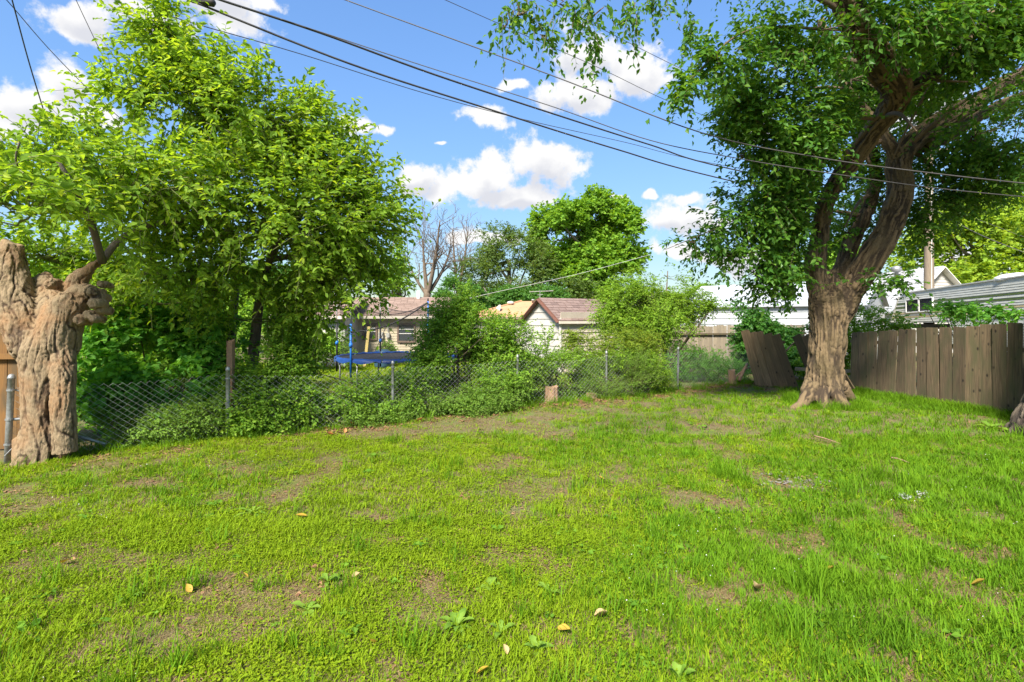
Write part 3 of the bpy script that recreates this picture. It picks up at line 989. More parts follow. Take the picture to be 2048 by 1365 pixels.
# ------------------------------------------------------------------ mulberry on the left
mr = np.random.default_rng(31)
mu = thing('mulberry_tree', 'large bright green mulberry with broad leaves rising behind the gnarled trunk', 'tree', (*P(505, 740, 11.2)[:2], 0))
lim = [
    (catmull([(*P(495, 720, 11.2)[:2], 0), P(512, 660, 11.2), P(520, 600, 11.0), P(540, 520, 10.6), P(600, 420, 10.4), P(660, 330, 10.2)], 4), np.linspace(.13, .04, 21)),
    (catmull([P(520, 600, 11.0), P(470, 500, 10.6), P(440, 380, 10.0), P(420, 250, 9.6), P(350, 110, 9.2)], 4), np.linspace(.10, .03, 17)),
    (catmull([(*P(450, 720, 11.8)[:2], 0), P(468, 610, 11.6), P(470, 520, 11.2), P(420, 440, 10.4), P(320, 330, 9.4)], 4), np.linspace(.11, .035, 17)),
    (catmull([P(202, 525, 8.1), P(240, 480, 8.3), P(300, 450, 8.6), P(370, 438, 9.0), P(430, 376, 9.4)], 4), np.linspace(.055, .04, 17)),
    (catmull([P(205, 525, 8.1), P(180, 440, 7.6), P(140, 360, 7.0), P(100, 300, 6.8)], 4), np.linspace(.06, .02, 13)),
    (catmull([P(540, 520, 10.6), P(640, 500, 10.6), P(720, 440, 10.6)], 4), np.linspace(.06, .02, 9)),
]
for a in range(26):
    k = int(mr.integers(0, len(lim)))
    pts, rad = lim[k]
    i = int(mr.integers(len(pts) // 2, len(pts)))
    lim_d = unit(mr.normal(size=3) + np.array([0, -.2, .8]))
    b = pts[i] + lim_d * mr.uniform(.4, .9)
    lim.append((catmull([pts[i], pts[i] * .5 + b * .5 + mr.normal(0, .08, 3), b], 4), np.linspace(rad[i] * .6, .012, 9)))
tm = MB()
for pts, rad in lim:
    tm.tube(pts, rad, 8)
tm.build('trunk', 'grey_bark', mu, True)
lob = [lobe(325, 50, 60, 80, 9.0), lobe(290, 185, 110, 60, 8.9), lobe(400, 165, 100, 70, 9.2), lobe(470, 235, 190, 110, 9.5), lobe(630, 290, 110, 85, 9.9),
       lobe(720, 430, 95, 120, 10.3), lobe(560, 420, 200, 140, 10.0), lobe(250, 350, 220, 110, 8.7), lobe(70, 400, 130, 100, 6.8, w=.8), lobe(95, 300, 100, 48, 7.2),
       lobe(380, 530, 190, 85, 9.8), lobe(640, 545, 130, 65, 10.4), lobe(750, 540, 60, 45, 10.6), lobe(150, 470, 140, 60, 7.6), lobe(30, 340, 70, 70, 4.8, w=.5), lobe(560, 620, 150, 60, 11.0), lobe(300, 590, 150, 50, 10.2), lobe(90, 500, 120, 60, 9.6), lobe(150, 560, 80, 50, 9.6), lobe(10, 520, 60, 60, 9.4), lobe(700, 590, 80, 40, 10.6)]
s = sprays(lob, 4700, .74, 13, .128, .54, .34, .22, 1.2, .40, 2.6, .45, .9, mr, face=.65)


def drop(s, nleaf, test):
    """leave out the shoots for which test(px, py, Y) holds anywhere along them"""
    c_ = s['cur']
    bad = test(1024 + c_[..., 0] / c_[..., 1] * F, HZ - (c_[..., 2] - CAMZ) / c_[..., 1] * F, c_[..., 1]).any(1)
    g = ~bad
    gl = np.repeat(g, nleaf)
    for k in ('pos', 'dir', 'nrm', 'L', 'W'):
        s[k] = s[k][gl]
    for k in ('cur', 'base', 'lobe'):
        s[k] = s[k][g]
    return s


s = drop(s, 13, lambda x, y, Y: ((x < 225) & (y > 462) & (Y < 8.6)) | ((x > 478) & (x < 532) & (y > 600) & (Y < 11.3)))
lo2 = [lobe(325, 60, 60, 80, 9.0), lobe(290, 180, 120, 60, 8.9), lobe(420, 160, 110, 70, 9.2), lobe(600, 260, 130, 80, 9.8), lobe(720, 400, 105, 120, 10.3), lobe(100, 300, 110, 50, 7.2), lobe(560, 400, 220, 150, 9.6), lobe(680, 560, 130, 60, 10.2), lobe(250, 360, 220, 100, 8.0)]
sb = drop(sprays(lo2, 520, 1.15, 13, .135, .52, .5, .28, 1.3, .3, 6.0, 0, 1, mr, face=.6), 13, lambda x, y, Y: (x < 225) & (y > 462) & (Y < 8.6))
sb['lobe'] = sb['lobe'] + len(s['lb'])
s = {k: np.concatenate([s[k], sb[k]]) for k in ('pos', 'dir', 'nrm', 'L', 'W', 'cur', 'lb', 'lobe')}
foliage('crown', s, T6, 'mulberry_leaf', mu, 'green_twig', .006, 300, .08, .012, .7)

# ------------------------------------------------------------------ the elm on the right
er = np.random.default_rng(41)
eb = G(1650, 812)
el = thing('elm_tree', 'large elm with furrowed forked trunk and drooping dark green foliage', 'tree', (eb[0], eb[1], 0))
EY = 12.9
def Pe(x, y, dy=0.0):
    return P(x, y, EY + dy)
etub = [
    (catmull([Pe(1645, 835), Pe(1647, 790), Pe(1652, 720), Pe(1656, 660), Pe(1660, 610), Pe(1664, 540)], 5), np.interp(np.linspace(0, 1, 26), [0, .10, .25, .58, .74, .82, 1], [.55, .46, .415, .41, .44, .36, .10])),
    (catmull([Pe(1650, 690), Pe(1638, 590), Pe(1632, 530), Pe(1640, 470), Pe(1655, 400, -.3), Pe(1690, 340, -.6), Pe(1745, 265, -1.1), Pe(1792, 190, -1.7), Pe(1760, 130, -2.2), Pe(1710, 50, -2.8), Pe(1680, -40, -3.2)], 5),
     np.interp(np.linspace(0, 1, 51), [0, .06, .15, .35, .6, .75, 1], [.12, .26, .25, .20, .22, .30, .25])),
    (catmull([Pe(1660, 690), Pe(1692, 600), Pe(1740, 520, -.2), Pe(1780, 450, -.3), Pe(1800, 380, -.3), Pe(1798, 320, -.2), Pe(1840, 270, .1), Pe(1950, 205, .2), Pe(2080, 130, .2), Pe(2200, 60, .2)], 5),
     np.interp(np.linspace(0, 1, 46), [0, .09, .2, .45, .6, 1], [.12, .32, .31, .27, .26, .18])),
    (catmull([Pe(1665, 600, .15), Pe(1685, 540, .35), Pe(1705, 480, .6), Pe(1735, 420, .9), Pe(1750, 330, 1.1), Pe(1700, 200, 1.6), Pe(1640, 40, 2)], 5), np.linspace(.24, .10, 31)),
    (catmull([Pe(1798, 330, -.2), Pe(1780, 290, -.3), Pe(1740, 230, -.1), Pe(1680, 160, 0)], 4), np.linspace(.18, .06, 13)),
    (catmull([Pe(1792, 190, -1.7), Pe(1840, 170, -1.6), Pe(1900, 120, -1.5), Pe(1990, 20, -1.3)], 4), np.linspace(.17, .10, 13)),
    (catmull([Pe(1845, 290, .2), Pe(1900, 270, .6), Pe(1990, 215, .9), Pe(2100, 170, 1.0)], 4), np.linspace(.20, .10, 13)),
    # root flare
    (catmull([Pe(1660, 770, -.25), Pe(1685, 805, -.55), Pe(1712, 822, -.75)], 4), np.linspace(.22, .05, 9)),
    (catmull([Pe(1625, 770, -.25), Pe(1606, 806, -.5), Pe(1578, 820, -.6)], 4), np.linspace(.22, .05, 9)),
    (catmull([Pe(1645, 780, -.35), Pe(1645, 815, -.7), Pe(1640, 832, -.85)], 4), np.linspace(.2, .05, 9)),
    (catmull([Pe(1680, 770, 0), Pe(1705, 800, .1), Pe(1730, 812, .2)], 4), np.linspace(.18, .05, 9)),
]
organic('trunk', etub, .0245, 'elm_bark', el, furrows(24, .06, 1.3, cen=Pe(1652, 720)[:2], rb=.5), 1)
elim = []
for a in range(34):
    k = int(er.choice([1, 1, 2, 3, 4, 5, 6]))
    pts, rad = etub[k]
    i = int(er.integers(int(len(pts) * .45), len(pts)))
    dd = unit(er.normal(size=3) * [1, .8, .5] + np.array([-.5, -.2, .2]))
    b = pts[i] + dd * er.uniform(1.0, 2.6) - [0, 0, .2]
    elim.append((catmull([pts[i], pts[i] * .5 + b * .5 + [0, 0, .2], b], 4), np.linspace(min(.07, rad[i] * .5), .012, 9)))
elim += [(catmull([P(1680, 60, 10.2), P(1500, 60, 9.8), P(1400, 140, 9.6), P(1345, 200, 9.5)], 5), np.linspace(.03, .005, 16)),
         (catmull([P(1655, 400, 12.5), P(1560, 400, 11.8), P(1450, 450, 11.4), P(1330, 500, 11.2)], 5), np.linspace(.03, .005, 16)),
         (catmull([P(1690, 330, 12.3), P(1600, 280, 11.6), P(1500, 250, 11.2), P(1440, 290, 11.0)], 5), np.linspace(.06, .008, 16)),
         (catmull([P(1690, -80, 9.6), P(1450, -190, 7.6), P(1200, -130, 6.0), P(1040, -60, 5.4)], 5), np.linspace(.09, .012, 16)),
         (catmull([P(1634, 540, 12.9), P(1560, 520, 12.3), P(1480, 560, 12.0)], 5), np.linspace(.05, .008, 11))]
for pts, rad in elim:
    MB().tube(pts, rad, 7).build('limb', 'twig', el, True)
lob = [lobe(1560, 90, 120, 70, 10.0), lobe(1440, 120, 80, 50, 9.7, w=.9), lobe(1370, 180, 34, 40, 9.5, w=.9), lobe(1500, 210, 80, 60, 10.6), lobe(1560, 260, 130, 100, 11.0), lobe(1480, 300, 70, 50, 11.0, w=.8), lobe(1640, 300, 110, 110, 11.2),
       lobe(1530, 400, 95, 70, 11.6), lobe(1450, 430, 60, 40, 11.4, w=.7), lobe(1380, 480, 60, 22, 11.3, w=.5), lobe(1480, 500, 90, 40, 11.8, w=.8), lobe(1580, 480, 90, 75, 12.0), lobe(1550, 560, 70, 45, 12.1, w=.8), lobe(1630, 470, 40, 90, 12.2, w=.6),
       lobe(1800, 40, 190, 90, 9.6), lobe(1650, 40, 120, 70, 9.4), lobe(1700, 180, 110, 90, 13.8), lobe(1900, 120, 130, 90, 10.8), lobe(2000, 60, 120, 100, 10.0), lobe(1950, 250, 130, 90, 12.2), lobe(2030, 260, 80, 110, 11.6),
       lobe(1850, 220, 90, 70, 13.8), lobe(1890, 390, 70, 60, 12.9, w=.7), lobe(1960, 360, 60, 50, 12.6, w=.8), lobe(1760, 380, 80, 90, 14.2), lobe(1720, 560, 60, 36, 12.1, w=.6), lobe(1790, 560, 44, 40, 12.4, w=.6), lobe(1850, 450, 40, 60, 12.8, w=.5),
       lobe(1700, 460, 60, 70, 13.9, w=.8), lobe(1600, 380, 90, 80, 12.6)]
s = sprays(lob, 7600, .62, 11, .148, .58, .0, .30, 1.0, .38, 2.2, .5, 1.1, er, face=.38)
limb_px = []
for k in (1, 2, 5, 6):
    pts, rad = etub[k]
    rad = np.broadcast_to(rad, (len(pts),))
    for q, r_ in zip(pts, rad):
        limb_px.append((1024 + q[0] / q[1] * F, HZ - (q[2] - CAMZ) / q[1] * F, r_ * F / q[1], q[1]))


def before_limb(x, y, Y):
    hit = np.zeros(x.shape, bool)
    for (lx, ly, lr, lY) in limb_px:
        hit |= (np.hypot(x - lx, y - ly) < lr * 1.25) & (Y < lY + .1)
    return hit & (er.random(len(x)) < .82)[:, None]


s = drop(s, 11, before_limb)
# sprigs that hang into the top of the picture from a limb overhead
lob2 = [lobe(1040, 20, 60, 34, 5.4), lobe(1090, 70, 22, 36, 5.4), lobe(1180, 30, 60, 50, 5.6), lobe(1190, 95, 16, 30, 5.6), lobe(1260, 30, 30, 44, 5.8), lobe(1130, 5, 60, 24, 5.5), lobe(1010, 45, 24, 24, 5.3), lobe(1382, 30, 14, 60, 7.2, w=1.2), lobe(1380, 70, 12, 40, 7.2), lobe(1300, 5, 60, 18, 6.5)]
s2 = sprays(lob2, 120, .34, 11, .085, .6, -.6, .9, .5, .4, 2.0, 0, 1, er)
# the part of the crown above and beside the picture
lob3 = [(8, 11, 10.2, 3.6, 3.0, 1.6, 1), (12, 12, 9.0, 3.2, 3.2, 2.4, 1), (4.5, 9.5, 9.6, 2.6, 2.6, 1.2, 1), (10, 9, 8.6, 2.6, 2.4, 1.6, 1), (13, 13, 6, 2, 2.6, 2, 1)]
s3 = sprays(lob3, 1300, .55, 12, .11, .6, -.05, .5, .8, .45, 2.0, 0, 1, er)
sa = {k: np.concatenate([s[k], s2[k], s3[k]]) for k in ('pos', 'dir', 'nrm', 'L', 'W', 'cur')}
sa['lb'] = np.concatenate([s['lb'], s2['lb'], s3['lb']])
sa['lobe'] = np.concatenate([s['lobe'], s2['lobe'] + len(lob), s3['lobe'] + len(lob) + len(lob2)])
foliage('crown', sa, T4, 'elm_leaf', el, 'twig', .0035, 300, .06, .008, .4)

# second trunk cut off by the right edge
tb = np.array([9.42, 9.35, 0])
t2 = thing('old_tree', 'thick dark trunk of deeply cracked bark in the grass before the board fence', 'tree', tb)
etb = [(np.array([tb + [.25, 0, -.2], tb + [.26, 0, .2], tb + [.42, 0, .7], tb + [.55, .05, 1.6], tb + [.7, .1, 3.2], tb + [.9, .2, 5.2]]), np.array([.74, .60, .50, .44, .40, .30])),
       (np.array([tb + [.1, -.1, .35], tb + [-.25, -.25, .12], tb + [-.55, -.4, -.05]]), np.array([.36, .24, .10])),
       (np.array([tb + [.1, -.3, .35], tb + [.05, -.6, .1], tb + [0, -.85, -.05]]), np.array([.34, .22, .10]))]
organic('trunk', etb, .035, 'edge_bark', t2, furrows(15, .09, 1.5, cen=(tb[0] + .3, tb[1]), rb=.55), 1)
s = sprays([(11.6, 10.0, 6.6, 1.6, 1.6, 1.3, 1)], 260, .5, 12, .1, .6, 0, .5, .8, .45, 2, 0, 1, er)
foliage('crown', s, T4, 'elm_leaf', t2, 'twig', .006, 0, .2)

# ------------------------------------------------------------------ buildings
def wall_frame(a, b):
    """unit vector along a wall a->b and its outward normal (to the right of a->b)"""
    e = unit(np.array([b[0] - a[0], b[1] - a[1], 0.0]))
    return e, np.array([e[1], -e[0], 0.0])


def quad_slab(mb, p, t):
    """slab from four corners p (counter-clockwise seen from outside), thickness t inward"""
    p = np.array(p, float)
    n = unit(np.cross(p[1] - p[0], p[3] - p[0]))
    mb.add(np.concatenate([p, p - n * t]), [(0, 1, 2, 3), (7, 6, 5, 4), (0, 4, 5, 1), (1, 5, 6, 2), (2, 6, 7, 3), (3, 7, 4, 0)])
    return mb


def shingles(parent, m, e0, e1, r1, r0, rows, cols, r, name='shingles', lift=.012):
    """overlapping shingle tabs from eave e0-e1 up to ridge r0-r1"""
    e0, e1, r0, r1 = [np.array(q, float) for q in (e0, e1, r0, r1)]
    n = unit(np.cross(e1 - e0, r0 - e0))
    mb = MB()
    for k in range(rows):
        a, b = k / rows, min(1.0, (k + 1.25) / rows)
        off = r.uniform(0, 1)
        cuts = np.clip(np.concatenate([[0], (np.arange(cols) + off) / cols, [1]]), 0, 1)
        for c0, c1 in zip(cuts[:-1], cuts[1:]):
            if c1 - c0 < 1e-3:
                continue
            l = lift * r.uniform(.7, 1.5)
            g = .03 / cols
            def pt(u, v, h):
                return (e0 * (1 - u) + e1 * u) * (1 - v) + (r0 * (1 - u) + r1 * u) * v + n * h
            p = [pt(c0 + g, a, l + .008), pt(c1 - g, a, l + .008), pt(c1 - g, b, .006), pt(c0 + g, b, .006)]
            quad_slab(mb, p, .006)
    return kind(mb.build(name, m, parent), 'stuff')


def window(parent, c, e, n, w, h, fm='brown_trim', gm='window_glass', rails=(.5,), fw=.06):
    """frame with a pane and glazing bars, standing proud of a wall whose outward normal is n"""
    c = np.array(c, float)
    R = np.stack([e, n, [0, 0, 1]], 1)
    mb = MB()
    for sx in (-1, 1):
        mb.box(c + e * sx * (w / 2 + fw / 2) + n * .02, (fw, .07, h + 2 * fw), R)
    mb.box(c + np.array([0, 0, h / 2 + fw / 2]) + n * .021, (w, .07, fw), R)
    mb.box(c - np.array([0, 0, h / 2 + fw / 2]) + n * .03, (w, .10, fw), R)
    f = mb.build('window', fm, parent)
    MB().box(c + n * .006, (w, .01, h), R).build('pane', gm, f)
    for q in rails:
        MB().box(c + np.array([0, 0, (q - .5) * h]) + n * .02, (w, .03, .035), R).build('glazing_bar', 'white_trim', f)
    return f


hr = np.random.default_rng(51)

# --- white shed with red-brown fascia, standing square to the fence line
S0 = np.array([1.83, 20.0, 0.0]); se = np.array([.845, .534, 0]); sg = np.array([-.534, .845, 0])
SL, SW, EH, RH = 3.7, 2.4, 2.12, 2.92
shed = thing('garden_shed', 'small white gabled shed with red brown fascia and mauve shingle roof', 'shed', S0 + se * SL / 2 + sg * SW / 2)
core = MB()
a, b, c, d = S0 + se * .03 + sg * .03, S0 + se * (SL - .03) + sg * .03, S0 + se * (SL - .03) + sg * (SW - .03), S0 + se * .03 + sg * (SW - .03)
up = np.array([0, 0, 1.0])
g0, g1 = a + sg * (SW / 2 - .03) + up * (RH - .06), b + sg * (SW / 2 - .03) + up * (RH - .06)
core.add([a, b, c, d, a + up * EH, b + up * EH, c + up * EH, d + up * EH, g0, g1],
         [(0, 1, 5, 4), (2, 3, 7, 6), (4, 5, 9, 8), (6, 7, 8, 9)], [(3, 0, 4, 8, 7), (1, 2, 6, 9, 5)])
core.build('wall_core', 'shed_white_shaded', shed)
bh = .262
for k in range(14):                      # clapboards of the gable, trimmed to the slope
    z0, z1 = k * bh, min((k + 1) * bh - .004, RH - .05)
    if z0 > RH - .12:
        break
    def half(z):
        return SW / 2 if z < EH else SW / 2 * (RH - z) / (RH - EH)
    m0 = S0 + sg * SW / 2
    pts = []
    p = [m0 + sg * half(z0) + up * z0, m0 - sg * half(z0) + up * z0, m0 - sg * half(z1) + up * z1, m0 + sg * half(z1) + up * z1]
    p[0] = p[0] - se * .027; p[1] = p[1] - se * .027
    mb = quad_slab(MB(), [q for q in p], .018)
    mb.build('siding_board', 'shed_white', shed)
for k in range(10):
    z0, z1 = k * bh, min((k + 1) * bh - .004, EH)
    p = [S0 + up * z0 - sg * .04, S0 + se * SL + up * z0 - sg * .04, S0 + se * SL + up * z1, S0 + up * z1]
    quad_slab(MB(), p, .018).build('siding_board', 'shed_white_shaded', shed)
MB().box(S0 + up * EH / 2 - se * .01 - sg * .012, (.09, .09, EH)).build('corner_board', 'shed_white', shed)
ov = .16
sl = unit(np.array([*(sg * SW / 2)[:2], RH - EH]))
ee = S0 - sg * .14 - se * ov + up * (EH - .10); ef = S0 - sg * .14 + se * (SL + ov) + up * (EH - .10)
rr0 = S0 + sg * SW / 2 - se * ov + up * (RH + .02); rr1 = S0 + sg * SW / 2 + se * (SL + ov) + up * (RH + .02)
e2 = S0 + sg * (SW + .14) - se * ov + up * (EH - .10); e3 = S0 + sg * (SW + .14) + se * (SL + ov) + up * (EH - .10)
roof = quad_slab(quad_slab(MB(), [ee, ef, rr1, rr0], .05), [e3, e2, rr0, rr1], .05).build('roof', 'fascia', shed)
shingles(roof, 'shed_shingle', ee, ef, rr1, rr0, 9, 12, hr)
shingles(roof, 'shed_shingle', e3, e2, rr0, rr1, 9, 12, hr)
for q in (ee, e2):
    MB().beam(q - se * .03 - up * .07, rr0 - se * .03 - up * .07, .035, .15, se).build('fascia', 'fascia', shed)
MB().beam(ee - up * .06 - sg * .012, ef - up * .06 - sg * .012, .03, .10).build('eave_board', 'eave_cream', shed)

# --- peach-roofed house behind the shed
PC = np.array([.55, 29.5, 0])
ph = thing('peach_roof_house', 'white house with low peach coloured hip roof behind the garden shed', 'house', PC)
x0, x1, y0, y1 = -2.2, 5.2, 27.4, 33.5
MB().box(((x0 + x1) / 2, (y0 + y1) / 2, 1.08), (x1 - x0, y1 - y0, 2.16)).build('wall', 'shed_white', ph)
o_ = .35
zr, ze = 3.12, 2.2
A_, B_, Cc, D_ = [np.array(q) for q in ((x0 - o_, y0 - o_, ze), (x1 + o_, y0 - o_, ze), (x1 + o_, y1 + o_, ze), (x0 - o_, y1 + o_, ze))]
R0, R1 = np.array((.55, 30.4, zr)), np.array((3.0, 30.4, zr))
mb = MB().add([A_, B_, Cc, D_, R0, R1, A_ - [0, 0, .12], B_ - [0, 0, .12], Cc - [0, 0, .12], D_ - [0, 0, .12]],
              [(0, 1, 5, 4), (2, 3, 4, 5), (0, 6, 7, 1), (1, 7, 8, 2), (2, 8, 9, 3), (3, 9, 6, 0), (9, 8, 7, 6)], [(1, 2, 5), (3, 0, 4)])
proof = mb.build('roof', 'peach_roof', ph)
MB().tube([A_ + [0, 0, .01], R0 + [0, 0, .02]], .05, 6).build('hip_cap', 'peach_roof', proof)
MB().beam(A_ + [0, -.02, -.06], B_ + [0, -.02, -.06], .03, .13).build('fascia', 'brown_trim', ph)
v = P(1021, 612, 29.6)
MB().tube([v + [0, 0, -.25], v + [0, 0, .1], v + [0, 0, .1], v + [0, 0, .12], v + [0, 0, .22], v + [0, 0, .26]], [.10, .10, .16, .19, .19, .08], 12).build('roof_vent', 'grey_plastic', ph, True)
v = P(1066, 606, 30.0)
MB().tube([v + [0, 0, -.3], v + [0, 0, .12], v + [0, 0, .12], v + [0, 0, .2]], [.07, .07, .10, .10], 10).build('vent_pipe', 'galvanized', ph, True)
v = P(997, 623, 28.4)
dish = MB()
rr_ = np.linspace(0.02, .34, 6); an = np.linspace(0, 2 * np.pi, 20, endpoint=False)
dn = unit(np.array([-.85, -.4, .45])); du = unit(np.cross(dn, [0, 0, 1])); dv = np.cross(du, dn)
vv = np.concatenate([v + r_ * (np.cos(an)[:, None] * du + 1.1 * np.sin(an)[:, None] * dv) + dn * (r_ ** 2 * .7) for r_ in rr_])
i = np.arange(20); j = (i + 1) % 20
dish.add(vv, np.concatenate([np.stack([k * 20 + i, k * 20 + j, (k + 1) * 20 + j, (k + 1) * 20 + i], 1) for k in range(5)]), i[None, ::-1])
dh = dish.build('satellite_dish', 'grey_plastic', ph, True)
MB().tube([v, v + [.02, .05, -.25], v + [.02, .25, -.45]], .025, 6).build('mast', 'galvanized', dh)
MB().tube([v - dv * .3, v + dn * .35 - dv * .15], .015, 6).build('arm', 'galvanized', dh)
v = P(1080, 600, 30.6)
an_ = MB().tube([v + [0, 0, -.5], v + [0, 0, .55]], .02, 6).build('antenna', 'galvanized', ph)
MB().tube([v + [-.62, 0, .46], v + [.78, .1, .53]], .016, 6).build('boom', 'pale_cable', an_)
for k, f in enumerate(np.linspace(-.55, .7, 8)):
    MB().tube([v + [f - .05, -.35, .5], v + [f + .05, .35, .5]], .009, 5).build('element', 'pale_cable', an_)
MB().tube([v + [-.16, 0, .28], v + [.16, 0, .3]], .012, 5).build('cross_bar', 'pale_cable', an_)

# --- tan house behind the trampoline
HY = 25.0
hx0, hx1 = P(684, 0, HY)[0], P(905, 0, HY)[0]
th_ = thing('tan_house', 'tan sided bungalow with brown shingle roof behind the trampoline', 'house', ((hx0 + hx1) / 2, HY + 3, 0))
EHH = 2.22
MB().box(((hx0 + hx1) / 2, HY + 3.2, EHH / 2), (hx1 - hx0, 6.4, EHH)).build('wall', 'tan_siding', th_)
mb = MB()
for k in range(17):
    z0 = k * .128
    quad_slab(mb, [(hx0, HY - .026, z0), (hx1, HY - .026, z0), (hx1, HY - .004, z0 + .126), (hx0, HY - .004, z0 + .126)], .012)
kind(mb.build('lap_siding', 'tan_siding', th_), 'stuff')
E0, E1 = np.array((hx0 - .1, HY - .45, EHH + .02)), np.array((hx1 + .35, HY - .45, EHH + .02))
T0, T1 = np.array((hx0 - .1, HY + 2.0, 3.20)), np.array((hx1 - .25, HY + 2.0, 3.20))
U0, U1 = np.array((hx0 - .1, HY + 6.8, EHH + .02)), np.array((hx1 + .35, HY + 6.8, EHH + .02))
rf = quad_slab(quad_slab(MB(), [E0, E1, T1, T0], .06), [U1, U0, T0, T1], .06)
rf.add([E1, U1, T1], [(0, 1, 2)])
rf = rf.build('roof', 'brown_trim', th_)
shingles(rf, 'house_shingle', E0, E1, T1, T0, 14, 16, hr)
MB().beam(E0 - [0, .02, .07], E1 - [0, .02, .07], .03, .13).build('fascia', 'eave_cream', th_)
for (xa, xb, ya, yb, rl) in ((729, 752, 650, 677, (.5, .75)), (798, 828, 650, 682, (.45, .72))):
    pa, pb = P(xa, ya, HY), P(xb, yb, HY)
    window(th_, ((pa[0] + pb[0]) / 2, HY - .03, (pa[2] + pb[2]) / 2), np.array([1., 0, 0]), np.array([0, -1., 0]), pb[0] - pa[0], pa[2] - pb[2], rails=rl, fw=.08)
for (x, y, s_) in ((762, 671, .22), (776, 671, .16)):
    p = P(x, y, HY - .12)
    bx_ = MB().box(p, (s_, .12, s_ * 1.3)).build('meter_box', 'grey_plastic', th_)
    MB().tube([p + [0, 0, -.15], p + [0, 0, -.9]], .02, 6).build('conduit', 'grey_plastic', bx_)
p = P(776, 640, HY - .1)
MB().tube([p + [0, 0, .9], p - [0, 0, .6]], .025, 6).build('service_mast', 'pale_cable', th_)
v = P(837, 597, 26.8)
MB().tube([v - [0, 0, .25], v + [0, 0, .38]], .09, 10).build('vent_pipe', 'white_trim', th_, True)
v = P(720, 633, HY - .3)
MB().tube([v, v + [0, 0, .06], v + [0, 0, .1]], [.18, .14, .04], 10).build('porch_light', 'white_trim', th_)
# left wing of the same street: pale house half hidden by the mulberry
wx0, wx1, WY = P(560, 0, 23.0)[0], P(690, 0, 23.0)[0], 23.0
wg = thing('pale_house', 'pale cream house with pinkish roof half hidden behind mulberry foliage', 'house', ((wx0 + wx1) / 2, WY + 2.5, 0))
MB().box(((wx0 + wx1) / 2, WY + 2.5, 1.1), (wx1 - wx0, 5, 2.2)).build('wall', 'eave_cream', wg)
mb = MB()
for k in range(16):
    z0 = k * .135
    quad_slab(mb, [(wx0, WY - .026, z0), (wx1, WY - .026, z0), (wx1, WY - .004, z0 + .133), (wx0, WY - .004, z0 + .133)], .012)
kind(mb.build('lap_siding', 'shed_white', wg), 'stuff')
E0, E1 = np.array((wx0 - .3, WY - .4, 2.22)), np.array((wx1 + .2, WY - .4, 2.22))
T0, T1 = np.array((wx0 - .3, WY + 2.4, 3.05)), np.array((wx1 + .2, WY + 2.4, 3.05))
rf = quad_slab(MB(), [E0, E1, T1, T0], .06)
quad_slab(rf, [(wx1 + .2, WY + 5.2, 2.22), (wx0 - .3, WY + 5.2, 2.22), T0, T1], .06)
rf = rf.build('roof', 'brown_trim', wg)
shingles(rf, 'house_shingle', E0, E1, T1, T0, 12, 10, hr)
MB().beam(E0 - [0, .02, .07], E1 - [0, .02, .07], .03, .13).build('fascia', 'eave_cream', wg)
pa, pb = P(588, 652, WY), P(616, 690, WY)
window(wg, ((pa[0] + pb[0]) / 2, WY - .03, (pa[2] + pb[2]) / 2), np.array([1., 0, 0]), np.array([0, -1., 0]), pb[0] - pa[0], pa[2] - pb[2])
v = P(671, 596, 24.6)
vp = MB().tube([v - [0, 0, .5], v + [0, 0, .05]], .08, 10).build('vent_pipe', 'white_trim', wg, True)
MB().tube([v + [0, 0, .05], v + [0, 0, .09], v + [0, 0, .12], v + [0, 0, .2]], [.09, .15, .15, .09], 10).build('cap', 'white_trim', vp, True)

# --- long white metal building behind the vine
WA, WB = np.array([8.9, 27.7, 0]), np.array([14.9, 22.3, 0])
wb = thing('white_metal_building', 'long white metal building with ribbed roof and siding behind the vine', 'building', (WA + WB) / 2)
e, n_ = wall_frame(WA, WB)
if n_[1] > 0:
    n_ = -n_
ez, rz, dp = 2.72, 3.95, 3.3
back = -n_ * dp
MB().add([WA, WB, WB + back * 2, WA + back * 2, WA + up * ez, WB + up * ez, WB + back * 2 + up * ez, WA + back * 2 + up * ez, WA + back + up * (rz - .03), WB + back + up * (rz - .03)],
         [(0, 1, 5, 4), (1, 2, 6, 5), (2, 3, 7, 6), (3, 0, 4, 7), (4, 5, 9, 8), (6, 7, 8, 9)], [(4, 8, 7), (5, 6, 9)]).build('wall_core', 'white_metal', wb)
for k in range(9):
    z0, z1 = .02 + k * .30, .02 + (k + 1) * .30 - .03
    quad_slab(MB(), [WA + n_ * .045 + up * z0, WB + n_ * .045 + up * z0, WB + n_ * .02 + up * z1, WA + n_ * .02 + up * z1], .03).build('wall_panel', 'white_metal', wb)
sl = (back + up * (rz - ez))
for k in range(5):
    a0, a1 = k / 5 - (.07 if k == 0 else 0), (k + 1) / 5 - .012
    rn = unit(np.cross(e, sl)) * .04
    if rn[2] < 0:
        rn = -rn
    q = [WA - e * .2 + up * ez + sl * a0 + rn * 1.25, WB + e * .2 + up * ez + sl * a0 + rn * 1.25, WB + e * .2 + up * ez + sl * a1 + rn, WA - e * .2 + up * ez + sl * a1 + rn]
    quad_slab(MB(), q, .03).build('roof_panel', 'white_metal', wb)
q = [WB + e * .2 + back * 2 + up * ez + up * .03, WA - e * .2 + back * 2 + up * ez + up * .03, WA - e * .2 + back + up * (rz + .03), WB + e * .2 + back + up * (rz + .03)]
quad_slab(MB(), q, .03).build('roof_panel', 'white_metal', wb)

